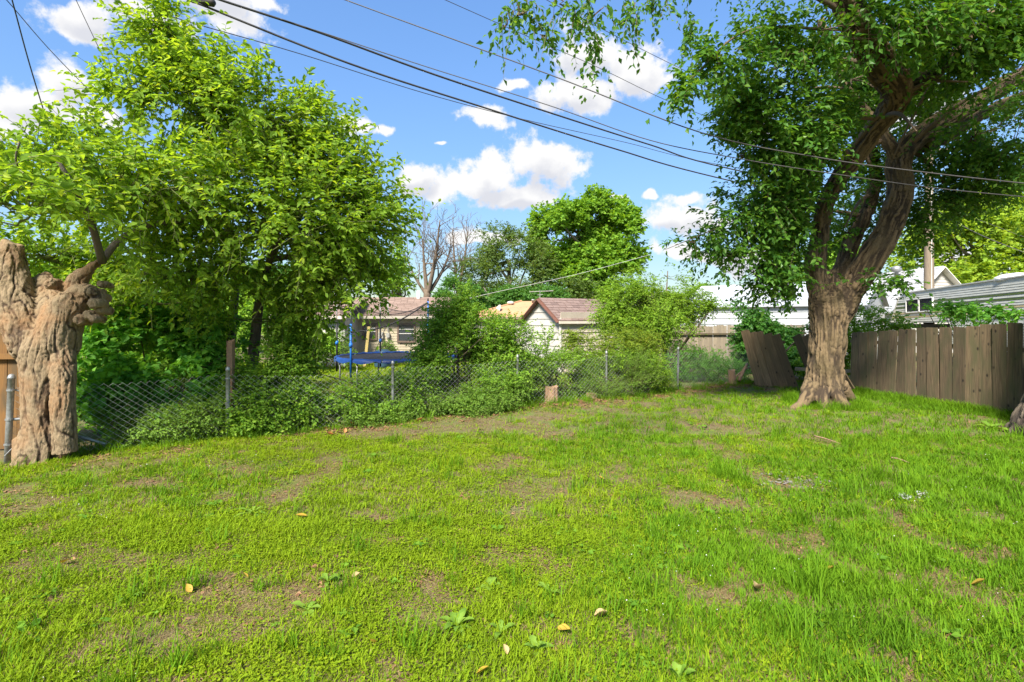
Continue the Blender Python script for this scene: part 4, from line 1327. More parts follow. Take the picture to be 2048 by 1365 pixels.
# --- fifth-wheel trailer over the fence
tA, tB = np.array([19.7, 27.3]), np.array([18.2, 17.6])      # nose ... past the right edge
tr = thing('camping_trailer', 'old white fifth wheel trailer with green stripes and twin dark front windows', 'trailer', (*((tA + tB) / 2 + [1.2, 0]), 0))
e, n_ = wall_frame(np.append(tB, 0), np.append(tA, 0))
if n_[0] > 0:
    n_ = -n_
TL = np.linalg.norm(tB - tA)
def tp(s_, z, dn_=0.0):
    """point on the trailer's near side: s_ metres from the nose, height z"""
    f = s_ / TL
    q = tA + (tB - tA) * f
    zz = z + .26 * f - .10
    return np.array([q[0], q[1], zz]) + n_ * dn_
TW = 2.4
ins = -n_ * TW
prof = [(0, 2.0), (4.6, 1.92), (4.6, .75), (TL, .75), (TL, 3.52), (1.1, 3.42), (.75, 3.28)]
pn = np.array([tp(*q) for q in prof]); pf = pn + ins
m_ = len(prof)
i = np.arange(m_); j = (i + 1) % m_
MB().add(np.concatenate([pn, pf]), i[None], (i + m_)[None, ::-1], np.stack([i, i + m_, j + m_, j], 1)).build('body', 'trailer_white', tr)
def strip(z0, z1, m__, name, s0=None, s1=TL, proud=.012):
    def sx(z):     # the slanted nose
        return np.interp(z, [2.0, 3.28, 3.42], [.02, .77, 1.12]) + .02 if s0 is None else s0
    p_ = [tp(sx(z0), z0, proud), tp(s1, z0, proud), tp(s1, z1, proud * .6), tp(sx(z1), z1, proud * .6)]
    if np.cross(p_[1] - p_[0], p_[3] - p_[0]) @ n_ < 0:
        p_ = p_[::-1]
    return quad_slab(MB(), p_, .01).build(name, m__, tr)
zs = np.arange(2.02, 3.34, .095)
for k, z in enumerate(zs):
    m__ = {7: 'trailer_stripe', 9: 'trailer_stripe', 4: 'trailer_tan', 2: 'trailer_tan'}.get(k, 'trailer_white')
    strip(z, z + .07, m__, 'siding_strip', proud=.022)
for k, z in enumerate(np.arange(.80, 1.85, .1)):
    strip(z, z + .075, 'trailer_white', 'siding_strip', 4.62, proud=.02)
wc = tp(2.45, 2.78, .02)
ee_ = unit(tp(3, 2.8) - tp(2, 2.8))
R = np.stack([ee_, n_, np.cross(ee_, n_) * (1 if np.cross(ee_, n_)[2] > 0 else -1)], 1)
for k, ds in enumerate((-.52, .52)):
    fr_ = MB()
    cc = wc + ee_ * ds
    for sx_ in (-1, 1):
        fr_.box(cc + ee_ * sx_ * .5 + n_ * .02, (.05, .05, .62), R)
        fr_.box(cc + R[:, 2] * sx_ * .31 + n_ * .021, (.95, .05, .05), R)
    f_ = fr_.build('window', 'white_trim', tr)
    MB().box(cc + n_ * .012, (.96, .02, .58), R).build('pane', 'trailer_glass', f_)
MB().beam(tp(1.1, 3.44, .03), tp(TL, 3.54, .03), .05, .05).build('roof_trim', 'grey_plastic', tr)
MB().beam(tp(.02, 2.0, .03), tp(.8, 3.3, .03), .04, .05, n_).build('nose_trim', 'grey_plastic', tr)
MB().add([tp(.3, 1.93, -.2), tp(4.6, 1.86, -.2), tp(4.6, 1.86, -2.2), tp(.3, 1.93, -2.2), tp(1.2, 1.70, -.4), tp(4.6, 1.60, -.4), tp(4.6, 1.6, -2), tp(1.2, 1.7, -2)],
         [(0, 1, 5, 4), (4, 5, 6, 7), (2, 3, 7, 6), (3, 0, 4, 7), (1, 2, 6, 5)]).build('underside', 'dark_under', tr)
v = tp(7.4, 3.5, -.6)
MB().tube([v - [0, 0, .05], v + [0, 0, .1], v + [0, 0, .2], v + [0, 0, .25]], [.7, .66, .45, .05], 14).build('roof_vent', 'white_trim', tr, True)
v = tp(9.0, 3.62, -.75)
ac = MB().box(v, (.9, 1.5, .34), R).build('air_conditioner', 'grey_plastic', tr)
for k in range(9):
    MB().box(v + n_ * .47 * 0 + n_ * .765 * 0 + ee_ * (-.40 + k * .1) + n_ * .76, (.045, .02, .24), R).build('slat', 'dark_under', ac)
for s_ in (6.6, 7.6):
    wv_ = tp(s_, .42, -.15)
    ti = MB().tube([wv_ - n_ * .11, wv_ - n_ * .10, wv_ + n_ * .10, wv_ + n_ * .11], [.30, .38, .38, .30], 20).build('wheel', 'tramp_mat', tr, True)

# --- gabled house behind the trailer
gc = P(1888, 532, 32.0)
gh = thing('grey_roof_house', 'white house with pale grey shingle gable roof behind the trailer', 'house', (gc[0], 35, 0))
hw, ge_ = 2.3, 2.75
y0_, y1_ = 32.4, 39.5
gv_ = [(gc[0] - hw, y0_, 0), (gc[0] + hw, y0_, 0), (gc[0] + hw, y0_, ge_), (gc[0], y0_, gc[2] - .1), (gc[0] - hw, y0_, ge_)]
g2_ = [(a_, y1_, c_) for a_, b_, c_ in gv_]
MB().add(np.array(gv_ + g2_), [(0, 1, 2, 3, 4)], [(0, 4, 9, 5), (1, 6, 7, 2)]).build('wall', 'shed_white', gh)
for sx in (-1, 1):
    e0_ = np.array((gc[0] + sx * (hw + .3), 32.0, ge_ - .3)); e1_ = e0_ + [0, 7.8, 0]
    r0_ = np.array((gc[0], 32.0, gc[2])); r1_ = r0_ + [0, 7.8, 0]
    qd = [e1_, e0_, r0_, r1_] if sx < 0 else [e0_, e1_, r1_, r0_]
    rf = quad_slab(MB(), qd, .06).build('roof', 'white_trim', gh)
    shingles(rf, 'grey_shingle', qd[0], qd[1], qd[2], qd[3], 20, 18, hr)
    MB().beam(e0_ + [0, -.03, -.07], r0_ + [0, -.03, -.07], .03, .17, (0, 1, 0)).build('barge_board', 'white_trim', gh)
mb = MB()
for k in range(14):
    z = ge_ - .4 + k * .2
    hh = min(hw, max(.05, hw * (gc[2] - .1 - z - .2) / (gc[2] - .1 - ge_)))
    if z + .2 < gc[2] - .15:
        quad_slab(mb, [(gc[0] - hh, y0_ - .03, z), (gc[0] + hh, y0_ - .03, z), (gc[0] + hh * .97, y0_ - .005, z + .195), (gc[0] - hh * .97, y0_ - .005, z + .195)], .012)
kind(mb.build('lap_siding', 'shed_white', gh), 'stuff')
v = P(1793, 545, 35)
MB().tube([v - [0, 0, .6], v, v, v + [0, 0, .12], v + [0, 0, .35], v + [0, 0, .42]], [.12, .12, .2, .3, .3, .1], 14).build('turbine_vent', 'galvanized', gh, True)

# ------------------------------------------------------------------ utility pole and cables
pp = P(1858, 0, 25.6)
pole = thing('utility_pole', 'weathered brown wooden utility pole behind the camping trailer', 'pole', (pp[0], pp[1], 0))
MB().tube([(pp[0], pp[1], z) for z in (-.2, 3, 6, 10.8)], [.235, .215, .19, .15], 14).build('shaft', 'pole_wood', pole, True)
MB().beam((pp[0] - 1.1, pp[1] - .2, 10.2), (pp[0] + 1.1, pp[1] - .2, 10.3), .1, .12).build('cross_arm', 'pole_wood', pole)
MB().tube([(pp[0] - .03, pp[1] - .2, z) for z in (2.5, 6, 8.5)], .02, 6).build('conduit', 'grey_plastic', pole)

cables = [
    ([(640, -20, 11.2), (690, 0, 11.1), (1100, 150, 10.6), (1400, 265, 10.2), (1640, 316, 9.9), (1850, 345, 9.6), (2048, 367, 9.3), (2200, 380, 9.1)], .0125, 'cable', 'thick dark cable crossing the sky and passing before the elm limbs'),
    ([(330, -20, 9.6), (378, 0, 9.8), (700, 128, 11.2), (960, 213, 13.0), (1230, 298, 15.6), (1440, 357, 18.2), (1858, 452, 25.4)], .021, 'cable', 'lowest thick bundled cable sweeping over the yard behind the elm'),
    ([(390, -20, 9.6), (440, 0, 9.8), (640, 66, 10.9), (870, 150, 12.4), (1100, 226, 14.4), (1300, 290, 16.8), (1460, 338, 19.0), (1858, 420, 25.4)], .022, 'cable', 'thick twisted cable just above the lowest bundle, ending behind the elm'),
    ([(560, 38, 10.4), (640, 64, 10.8), (850, 133, 11.0), (1100, 212, 10.8), (1300, 281, 10.6), (1480, 318, 10.3), (1640, 344, 10.0), (1850, 374, 9.8), (2048, 394, 9.6), (2200, 405, 9.5)], .009, 'cable', 'thin dark cable running under the thick one across the elm'),
    ([(330, 25, 10.0), (370, 42, 10.2), (600, 108, 11.6), (850, 187, 13.4), (1050, 240, 15.4), (1250, 285, 18.0), (1440, 330, 21.0), (1858, 400, 25.4)], .009, 'cable', 'thin single wire below the bundled cables'),
    ([(850, -20, 14), (890, 0, 14.2), (1180, 128, 16.6), (1450, 246, 20.0), (1858, 360, 25.4)], .009, 'cable', 'faint upper wire slanting past the big white cloud'),
    ([(1060, -20, 14), (1130, 20, 14.5), (1350, 132, 17.0), (1500, 200, 19.5), (1858, 330, 25.4)], .008, 'cable', 'faint topmost wire slanting into the elm crown'),
    ([(14, -30, 6.8), (24, 0, 7.0), (60, 132, 7.6), (104, 275, 8.2)], .0085, 'cable', 'straight guy wire dropping steeply into the mulberry'),
    ([(0, -12, 8.0), (20, 8, 8.2), (95, 95, 8.6), (180, 182, 9.0), (255, 250, 9.4)], .007, 'cable', 'slack black wire curving down into the mulberry crown'),
    ([(140, -30, 8.5), (152, 0, 8.6), (185, 70, 8.8), (217, 136, 9.0)], .006, 'cable', 'thin short curved wire dropping to the mulberry top'),
    ([(690, 672, 25.5), (830, 628, 26.5), (960, 592, 27.5), (1150, 550, 29), (1300, 510, 30.5)], .013, 'pale_cable', 'pale service wire rising over the peach roofed house'),
    ([(1862, 415, 25.4), (1950, 465, 24), (2048, 505, 22.5), (2150, 540, 21)], .017, 'cable', 'dark wire falling from the utility pole over the trailer'),
    ([(1862, 405, 25.4), (1950, 437, 24), (2048, 474, 22.5), (2150, 505, 21)], .009, 'cable', 'thin wire just above the one that falls from the utility pole'),
]
for pts, r_, m_, lab in cables:
    w3 = np.array([P(*q) for q in pts])
    tag(MB().tube(catmull(w3, 8), r_, 6).build('overhead_cable', m_, None, True), lab, 'cable', 'overhead cables')
v = P(405, 4, 9.9)
tag(MB().tube([v + [-.24, 0, .07], v + [-.2, 0, .06], v + [.2, 0, -.02], v + [.24, 0, -.03]], [.03, .075, .075, .03], 10).build('splice_case', 'cable', None, True),
    'dark cylindrical splice case hanging on the bundled cables', 'splice case')

# ------------------------------------------------------------------ trampoline
TC = np.array([-3.66, 16.75, 0]); TRr, TZ, NH = 1.82, .92, 2.62
tz = thing('trampoline', 'round trampoline with blue padding and sagging black safety net', 'trampoline', TC)
an = np.linspace(0, 2 * np.pi, 49)
ring = np.stack([TC[0] + TRr * np.cos(an), TC[1] + TRr * np.sin(an), np.full(49, TZ - .05)], 1)
MB().tube(ring, .025, 8, False).build('frame_ring', 'galvanized', tz, True)
dm = MB()
an = np.linspace(0, 2 * np.pi, 48, endpoint=False)
i = np.arange(48)
dm.add(np.stack([TC[0] + 1.8 * np.cos(an), TC[1] + 1.8 * np.sin(an), np.full(48, TZ - .02)], 1), i[None])
dm.build('jump_mat', 'tramp_mat', tz)
tr_ = np.random.default_rng(8)
for k in range(12):         # padding segments, drooping and creased
    aa = np.linspace(k / 12, (k + 1) / 12 - .004, 7) * 2 * np.pi
    prof = [(1.80, .0), (1.82, .02), (1.85, .03), (1.90, -.02), (1.91, -.06 - .07 * tr_.random())]
    vv = []
    for (r_, z_) in prof:
        w_ = tr_.normal(0, .008, 7)
        vv.append(np.stack([TC[0] + (r_ + w_) * np.cos(aa), TC[1] + (r_ + w_) * np.sin(aa), TZ + z_ + w_ + (0 if z_ > -.05 else .03 * np.sin(aa * 14))], 1))
    vv = np.concatenate(vv)
    q = [(a_ * 7 + b_, a_ * 7 + b_ + 1, (a_ + 1) * 7 + b_ + 1, (a_ + 1) * 7 + b_) for a_ in range(4) for b_ in range(6)]
    MB().add(vv, q).build('pad', 'tramp_blue', tz, True)
pa_ = [math.atan2(15.08 - TC[1], -4.63 - TC[0]) + k * math.pi / 3 for k in range(6)]
pa_[1] = math.atan2(15.28 - TC[1], -2.46 - TC[0])
pts_ = []
for k, a_ in enumerate(pa_):
    b_ = TC + np.array([math.cos(a_) * 1.93, math.sin(a_) * 1.93, 0])
    pts_.append(b_)
    lo = MB().tube([b_ + [0, 0, TZ - .5], b_ + [0, 0, 1.95]], .03, 10).build('net_pole', 'tramp_blue_pole' if k in (0, 1) else 'black_strap', tz, True)
    MB().tube([b_ + [0, 0, 1.95], b_ + [0, 0, NH]], .018, 8).build('upper_tube', 'galvanized' if k != 1 else 'tramp_blue_pole', lo, True)
    MB().tube([b_ + [0, 0, 1.28], b_ + [0, 0, 1.40]], .05, 10).build('clamp', 'tramp_blue_pole', lo, True)
    MB().tube([b_ + [0, 0, NH], b_ + [0, 0, NH + .08]], [.028, .015], 8).build('cap', 'black_strap', lo)
    f_ = TC + np.array([math.cos(a_ + .06) * 1.8, math.sin(a_ + .06) * 1.8, 0])
    MB().tube([f_ + [0, 0, TZ - .08], f_ + [0, 0, 0]], .025, 8).build('leg', 'galvanized', tz, True)
net = MB(); rope = []
for k in range(6):
    a0, a1 = pts_[k], pts_[(k + 1) % 6]
    tt = np.linspace(0, 1, 13)
    base = (a0[None] * (1 - tt[:, None]) + a1[None] * tt[:, None])
    base = TC + (base - TC) * .97
    sag = (.34 if k in (0,) else .22) * 4 * tt * (1 - tt)
    topz = NH - .05 - sag
    rows = []
    for h_ in np.linspace(0, 1, 7):
        q = base.copy()
        q[:, 2] = TZ + .03 + (topz - TZ - .03) * h_
        q[:, :2] += (TC[:2] - q[:, :2]) * (.05 * math.sin(h_ * math.pi))
        rows.append(q)
    net.add(np.concatenate(rows), [(a_ * 13 + b_, a_ * 13 + b_ + 1, (a_ + 1) * 13 + b_ + 1, (a_ + 1) * 13 + b_) for a_ in range(6) for b_ in range(12)])
    rope.append(rows[-1])
no_ = net.build('safety_net', 'net', tz, True)
for q in rope:
    MB().tube(q, .012, 5).build('edge_rope', 'black_strap', no_)
# fallen strap of the net from one pole to the other
q0, q1 = pts_[0] + [0, -.03, 1.72], pts_[1] + [0, -.03, NH - .05]
tt = np.linspace(0, 1, 14)[:, None]
MB().tube(q0 * (1 - tt) + q1 * tt - np.array([0, 0, 1]) * (.22 * np.sin(tt * np.pi)), .022, 6).build('strap', 'black_strap', tz, True)
# things by the house wall behind the net
v = P(765, 712, 22.5)
tb_ = thing('garden_bin', 'dark blue grey rounded bin beside the tan house wall', 'bin', (v[0], v[1], 0))
MB().tube([(v[0], v[1], z) for z in (0, .1, .6, .66, .78)], [.30, .34, .38, .42, .20], 16).build('body', 'blue_plastic', tb_, True)
v = P(729, 715, 22.8)
tag(MB().beam((v[0], v[1], 0), (v[0] + .06, v[1] + .5, 1.75), .12, .06, (0, 1, 0)).build('leaning_plank', 'yellow_wood'), 'yellowish upright plank leaning at the tan house wall', 'plank')
v = P(742, 690, 23.6)
tag(MB().tube([(v[0] - .1, v[1], 0), (v[0] + .45, v[1] + .9, 1.7)], .02, 6).build('leaning_rod', 'cable'), 'thin dark rod leaning against the tan house wall', 'rod')

# ------------------------------------------------------------------ shrubs, vines and trees beyond the fence
def shrub(name, label, cat, lobes, n, slen, nleaf, llen, m, seed, up=.35, grav=.3, wl=.6, T=T2, stems=6, group=None, n_ind=0, clump=.6, cs=1.4, jit=.5, base=None, outb=.9, stem_r=.014, twig='green_twig', side=.85, face=.5):
    r = np.random.default_rng(seed)
    lb = np.array(lobes)
    c = lb[:, :3].mean(0)
    b0 = np.array([c[0], c[1], 0]) if base is None else np.array(base, float)
    t = thing(name, label, cat, b0, group)
    sm = MB()
    for k in range(stems):
        i = k % len(lb)
        e = lb[i, :3] + r.normal(0, .18, 3) * lb[i, 3:6]
        s_ = b0 + np.append(r.normal(0, .12, 2), -.03)
        mid = s_ * .5 + e * .5 + r.normal(0, .1, 3) + [0, 0, .1]
        q = MB().tube(catmull([s_, mid, e], 5), np.linspace(stem_r * 1.6, stem_r * .5, 11), 6)
        q.build('stem', 'twig', t, True)
    s = sprays(lobes, int(n * 1.5), slen, nleaf, llen, wl, up, grav, outb, jit, 2.0, clump, cs, r, face=face, side=side)
    foliage('foliage', s, T, m, t, twig, .003, n_ind, .08, .006, .45)
    return t


B = base = None
shrub('thicket', 'dense dark big leaved thicket behind the fence next to the gnarled trunk', 'shrub',
      [lobe(300, 640, 140, 60, 11.2), lobe(225, 690, 80, 70, 10.0), lobe(390, 680, 100, 80, 10.8), lobe(250, 760, 90, 50, 9.6), lobe(380, 770, 80, 60, 10.2), lobe(300, 830, 120, 50, 9.7, w=.8), lobe(190, 800, 60, 60, 9.2), lobe(200, 850, 60, 40, 9.0), lobe(420, 820, 60, 50, 10.2), lobe(450, 720, 60, 60, 10.8)],
      950, .55, 9, .15, 'thicket_leaf', 61, n_ind=150, T=T6, stems=10, wl=.72, face=.4)
shrub('honeysuckle_bush', 'leafy bush spilling through the fence right of the timber post', 'shrub',
      [lobe(540, 740, 80, 64, 10.2), lobe(520, 790, 60, 50, 9.75), lobe(600, 770, 40, 36, 10.3), lobe(500, 800, 50, 50, 9.7), lobe(590, 800, 70, 40, 10.1), lobe(490, 845, 46, 28, 9.4), lobe(580, 700, 44, 40, 10.9), lobe(560, 840, 70, 24, 9.7), lobe(610, 830, 50, 28, 10.0)], 1300, .42, 10, .075, 'shrub_leaf', 62)
shrub('trunk_weeds', 'low weeds in front of the mesh between gnarled trunk and timber post', 'weeds',
      [lobe(330, 845, 90, 36, 9.0), lobe(260, 870, 60, 24, 8.75), lobe(400, 830, 60, 40, 9.2), lobe(190, 878, 44, 24, 8.75), lobe(230, 840, 60, 44, 9.0), lobe(180, 840, 40, 40, 8.9)], 800, .34, 9, .055, 'weed_leaf', 63, stem_r=.006)
shrub('fence_brambles', 'tangled brambles growing through the mesh below the trampoline', 'shrub',
      [lobe(690, 800, 80, 36, 10.8), lobe(740, 775, 60, 36, 10.9), lobe(800, 785, 60, 46, 11.1), lobe(650, 830, 60, 22, 10.1), lobe(720, 828, 80, 24, 10.4), lobe(790, 828, 60, 24, 10.7)], 1100, .36, 10, .055, 'weed_leaf', 64, up=.6)
shrub('yard_bush', 'big rounded light green bush on the fence before the garden shed', 'bush',
      [lobe(940, 690, 85, 80, 12.8), lobe(905, 640, 50, 60, 12.9), lobe(925, 600, 26, 40, 12.9, w=.7), lobe(870, 680, 44, 40, 12.7), lobe(1018, 680, 55, 52, 12.9), lobe(890, 720, 60, 60, 12.5), lobe(985, 740, 80, 60, 12.6)], 2500, .52, 12, .072, 'shrub_leaf', 65, stems=12, up=.6, jit=.4)
shrub('bush_skirt', 'darker leafy undergrowth at the foot of the rounded bush', 'undergrowth',
      [lobe(880, 790, 70, 36, 11.5), lobe(960, 795, 70, 36, 11.8), lobe(1020, 775, 50, 40, 12.3), lobe(840, 800, 50, 30, 11.1), lobe(920, 812, 80, 22, 11.5), lobe(990, 805, 60, 24, 11.9), lobe(860, 765, 50, 40, 12.2), lobe(930, 770, 60, 40, 12.5)], 1900, .32, 10, .05, 'weed_leaf', 66)
shrub('fence_shrub', 'light green shrub on the fence between timber post and trampoline', 'shrub',
      [lobe(560, 770, 60, 50, 10.2), lobe(500, 760, 50, 60, 10.0), lobe(570, 720, 40, 44, 10.6), lobe(620, 710, 30, 40, 10.9, w=.6), lobe(610, 800, 50, 36, 10.2), lobe(480, 830, 40, 30, 9.5)], 1000, .55, 11, .085, 'shrub_leaf', 167, up=.55, jit=.4)
shrub('bramble_heap', 'mid green bramble heap in front of the mesh under the blue pad', 'shrub',
      [lobe(830, 770, 50, 46, 11.2), lobe(770, 790, 50, 36, 10.8), lobe(700, 790, 50, 36, 10.5), lobe(860, 730, 40, 40, 11.8)], 900, .4, 10, .065, 'shrub_leaf', 168)
shrub('shed_brush', 'leafy brush on the fence in front of the shed side wall', 'shrub',
      [lobe(1060, 735, 40, 40, 13.3), lobe(1120, 740, 50, 36, 13.8), lobe(1180, 735, 40, 36, 14.3), lobe(1290, 735, 50, 40, 14.8), lobe(1230, 720, 50, 36, 14.6)], 1100, .42, 10, .07, 'locust_leaf', 169)
shrub('arching_canes', 'tall arching leafy canes standing above the fence along the brambles', 'canes',
      [lobe(575, 730, 40, 40, 10.4), lobe(650, 780, 40, 26, 10.5), lobe(470, 740, 30, 40, 10.2), lobe(735, 760, 40, 26, 10.9), lobe(850, 700, 30, 60, 12.0), lobe(885, 640, 30, 46, 12.4), lobe(985, 650, 40, 30, 12.6), lobe(1045, 690, 30, 40, 13.0)],
      130, 1.0, 15, .095, 'shrub_leaf', 170, up=1.0, grav=.45, jit=.35, clump=0, wl=.5, stems=8)
shrub('small_sapling', 'slim sapling with paired leaf rows in front of the shed corner', 'sapling',
      [lobe(1090, 680, 16, 26, 14.0), lobe(1104, 665, 14, 14, 14.0)], 26, .34, 12, .08, 'locust_leaf', 67, up=1.2, grav=.1, jit=.2, stems=2, clump=0)
shrub('mid_shrub', 'leafy shrub between the rounded bush and feathery weeds', 'shrub',
      [lobe(1085, 735, 60, 46, 13.7), lobe(1140, 740, 60, 50, 14.2), lobe(1110, 765, 50, 34, 14.0), lobe(1060, 775, 40, 30, 13.4), lobe(1150, 770, 50, 22, 14.2)], 1150, .34, 10, .055, 'shrub_leaf', 68)
shrub('tree_of_heaven', 'yellow green young shrub with long leaf fronds before the shed wall', 'shrub',
      [lobe(1180, 690, 60, 40, 14.8), lobe(1240, 680, 60, 40, 15.0), lobe(1290, 690, 34, 40, 15.2), lobe(1150, 670, 30, 20, 14.8)], 520, .6, 16, .085, 'lime_leaf', 69, up=.5, grav=.55, wl=.4, side=1.3)
shrub('feathery_weeds', 'feathery pale green weeds growing behind the fourth mesh span', 'weeds',
      [lobe(1260, 745, 66, 46, 14.3), lobe(1200, 755, 50, 40, 13.8), lobe(1310, 760, 50, 30, 15.4)], 1500, .36, 10, .05, 'weed_leaf', 70, up=1.1, grav=.15, wl=.3, jit=.3)
shrub('alley_brush', 'dark brush behind the last mesh span beside the leaning panel', 'shrub',
      [lobe(1400, 725, 60, 36, 17.6), lobe(1450, 740, 50, 26, 17.6), lobe(1350, 720, 50, 40, 17.2), lobe(1480, 730, 20, 26, 17.9)], 1000, .36, 10, .06, 'thicket_leaf', 71)
shrub('locust_tree', 'bright feathery locust tree overhanging the grey fence and shed roof', 'tree',
      [lobe(1290, 580, 80, 50, 17.6), lobe(1240, 620, 60, 46, 17.8), lobe(1340, 600, 80, 60, 17.4), lobe(1390, 640, 60, 34, 17.2), lobe(1300, 650, 90, 40, 17.6), lobe(1330, 545, 50, 24, 17.8, w=1.2), lobe(1215, 590, 30, 20, 17.8, w=.7), lobe(1420, 610, 36, 22, 17.0, w=.6)],
      2700, .66, 12, .105, 'locust_leaf', 72, up=.3, grav=.55, wl=.45, clump=.8, cs=1.1, stems=8, stem_r=.03, side=1.2)
shrub('climbing_vine', 'dark green vine heap climbing over the grey fence beside the white building', 'vine',
      [lobe(1500, 620, 36, 34, 19.6), lobe(1520, 660, 50, 40, 19.4), lobe(1570, 665, 60, 28, 19.0), lobe(1490, 690, 30, 40, 19.6), lobe(1630, 670, 60, 26, 18.6), lobe(1600, 710, 60, 34, 18.2)],
      1500, .34, 9, .11, 'vine_leaf', 73, up=.0, grav=.4, wl=.85, n_ind=0)
shrub('fence_creeper', 'creeper leaves filling the gap above and behind the board fence end', 'vine',
      [lobe(1740, 640, 60, 30, 17.2), lobe(1700, 690, 30, 70, 16.8), lobe(1790, 650, 40, 20, 16.8), lobe(1650, 730, 50, 40, 17.0)], 900, .36, 9, .09, 'shrub_leaf', 74, wl=.75)
shrub('overhanging_sprigs', 'large leaved sprigs reaching over the top of the board fence', 'shrub',
      [lobe(1900, 618, 60, 14, 14.2), lobe(1980, 622, 50, 16, 13.2), lobe(1850, 612, 20, 8, 14.6), lobe(2030, 628, 20, 12, 12.8)], 110, .5, 9, .14, 'thicket_leaf', 75, up=.2, grav=.35, T=T4, base=(12.6, 14.4, 0), stems=5)
shrub('house_shrub', 'light green shrub against the pale house wall', 'shrub',
      [lobe(650, 690, 50, 32, 21.0), lobe(600, 680, 50, 40, 21.5), lobe(690, 700, 20, 24, 20.5)], 900, .5, 9, .12, 'shrub_leaf', 76)
shrub('wall_shrub', 'small shrub standing in front of the tan house wall', 'shrub',
      [lobe(775, 698, 18, 16, 23.8), lobe(800, 712, 20, 9, 23.4), lobe(745, 712, 16, 8, 23.2)], 240, .4, 8, .11, 'shrub_leaf', 77)
shrub('backdrop_shrub', 'green shrub mass behind the thicket under the mulberry', 'shrub',
      [lobe(180, 640, 90, 50, 13.5), lobe(330, 600, 120, 50, 14.5), lobe(480, 640, 90, 70, 14), lobe(80, 650, 80, 60, 13), lobe(560, 640, 40, 50, 15), lobe(300, 720, 130, 60, 13.5), lobe(440, 720, 80, 60, 13.5), lobe(200, 740, 80, 60, 12.5)], 2100, .6, 9, .13, 'shrub_leaf', 78, T=T2, stems=14)


def far_tree(name, label, base, lobes, n, slen, nleaf, llen, m, seed, trunk_r=.25, up=.4, grav=.2, clump=.6, cs=.6, wl=.75, bark='grey_bark', group='trees behind the houses', forks=8, face=.7):
    r = np.random.default_rng(seed)
    b0 = np.array([base[0], base[1], 0.0])
    t = thing(name, label, 'tree', b0, group)
    lb = np.array(lobes)
    top = lb[:, :3].mean(0)
    tm_ = MB()
    path = catmull([b0 - [0, 0, .2], b0 * .6 + top * .4 + [0, 0, 0], top], 5)
    tm_.tube(path, np.linspace(trunk_r, trunk_r * .4, len(path)), 10)
    for k in range(forks):
        i = k % len(lb)
        f = int(r.integers(3, len(path)))
        e = lb[i, :3]
        tm_.tube(catmull([path[f], path[f] * .5 + e * .5 + r.normal(0, .3, 3), e + r.normal(0, .4, 3)], 4), np.linspace(trunk_r * .4, .03, 9), 6)
    tm_.build('trunk', bark, t, True)
    s = sprays(lobes, int(n * 1.35), slen, nleaf, llen, wl, up, grav, 1.0, .5, 2.6, clump, cs, r, face=face, zmin=.2)
    foliage('crown', s, T2, m, t, 'twig', .012, frac=.12)
    return t


def many(x, y, rx, ry, Y, k, seed, fr=.36):
    """uneven crown: k smaller lobes scattered through one outline ellipse"""
    r = np.random.default_rng(seed)
    o = []
    for i in range(k):
        a = r.uniform(0, 2 * np.pi); q = math.sqrt(r.random()) * .78
        o.append(lobe(x + math.cos(a) * rx * q, y + math.sin(a) * ry * q, rx * fr * r.uniform(.7, 1.25), ry * fr * r.uniform(.7, 1.25), Y + r.normal(0, .04) * Y * .6))
    return o


cw = many(1120, 470, 62, 95, 45, 12, 1) + many(1205, 480, 85, 108, 45, 18, 2) + [lobe(1130, 415, 40, 40, 45), lobe(1190, 405, 42, 32, 45), lobe(1240, 440, 34, 46, 45), lobe(1265, 500, 28, 45, 45), lobe(1090, 440, 28, 34, 45), lobe(1180, 560, 95, 44, 44), lobe(1110, 520, 50, 50, 44.5), lobe(1170, 490, 60, 60, 44.5), lobe(1230, 530, 50, 55, 44.5), lobe(1160, 440, 40, 40, 45)]
far_tree('cottonwood_tree', 'tall bright green cottonwood with three rounded tops behind the shed', P(1170, 600, 45)[:2], cw, 4500, 1.0, 9, .36, 'cottonwood_leaf', 81, .45, cs=.55)
ol = many(1010, 520, 75, 65, 43, 12, 3, .32) + [lobe(990, 470, 44, 24, 43, w=.45), lobe(1050, 475, 40, 26, 43, w=.45), lobe(950, 545, 50, 34, 42), lobe(1080, 540, 40, 60, 43), lobe(1020, 585, 90, 30, 42), lobe(1150, 580, 60, 30, 42)]
far_tree('wispy_tree', 'wispy olive green tree with open top left of the cottonwood', P(1020, 600, 43)[:2], ol, 2600, .95, 9, .19, 'olive_leaf', 82, .35, cs=.9, clump=.8)
far_tree('dark_round_tree', 'dense rounded green tree right of the bare dead tree', P(915, 600, 36)[:2], many(915, 600, 52, 48, 36, 10, 4) + [lobe(930, 625, 50, 24, 35)], 1500, .7, 9, .20, 'dark_leaf', 83, .2)
far_tree('background_evergreen', 'dark green tree filling the space behind the peach roofed house', P(1000, 610, 38)[:2], many(1000, 605, 70, 34, 38, 8, 5) + [lobe(1080, 600, 60, 30, 38)], 1500, .8, 9, .20, 'dark_leaf', 84, .2)
far_tree('yellow_green_tree', 'broad yellow green tree rising behind the grey roofed house', P(1960, 500, 44)[:2], many(1960, 480, 130, 110, 44, 22, 6) + [lobe(2040, 420, 50, 70, 42), lobe(1900, 440, 40, 50, 44), lobe(1830, 520, 40, 60, 45), lobe(1960, 560, 130, 40, 43), lobe(2110, 480, 90, 120, 43)], 4200, 1.0, 9, .36, 'far_leaf', 85, .5, cs=.5)
far_tree('roofline_tree', 'low green tree showing just above the white metal roof', P(1440, 590, 55)[:2], many(1440, 592, 50, 26, 55, 7, 7), 700, .9, 9, .3, 'cottonwood_leaf', 86, .3)
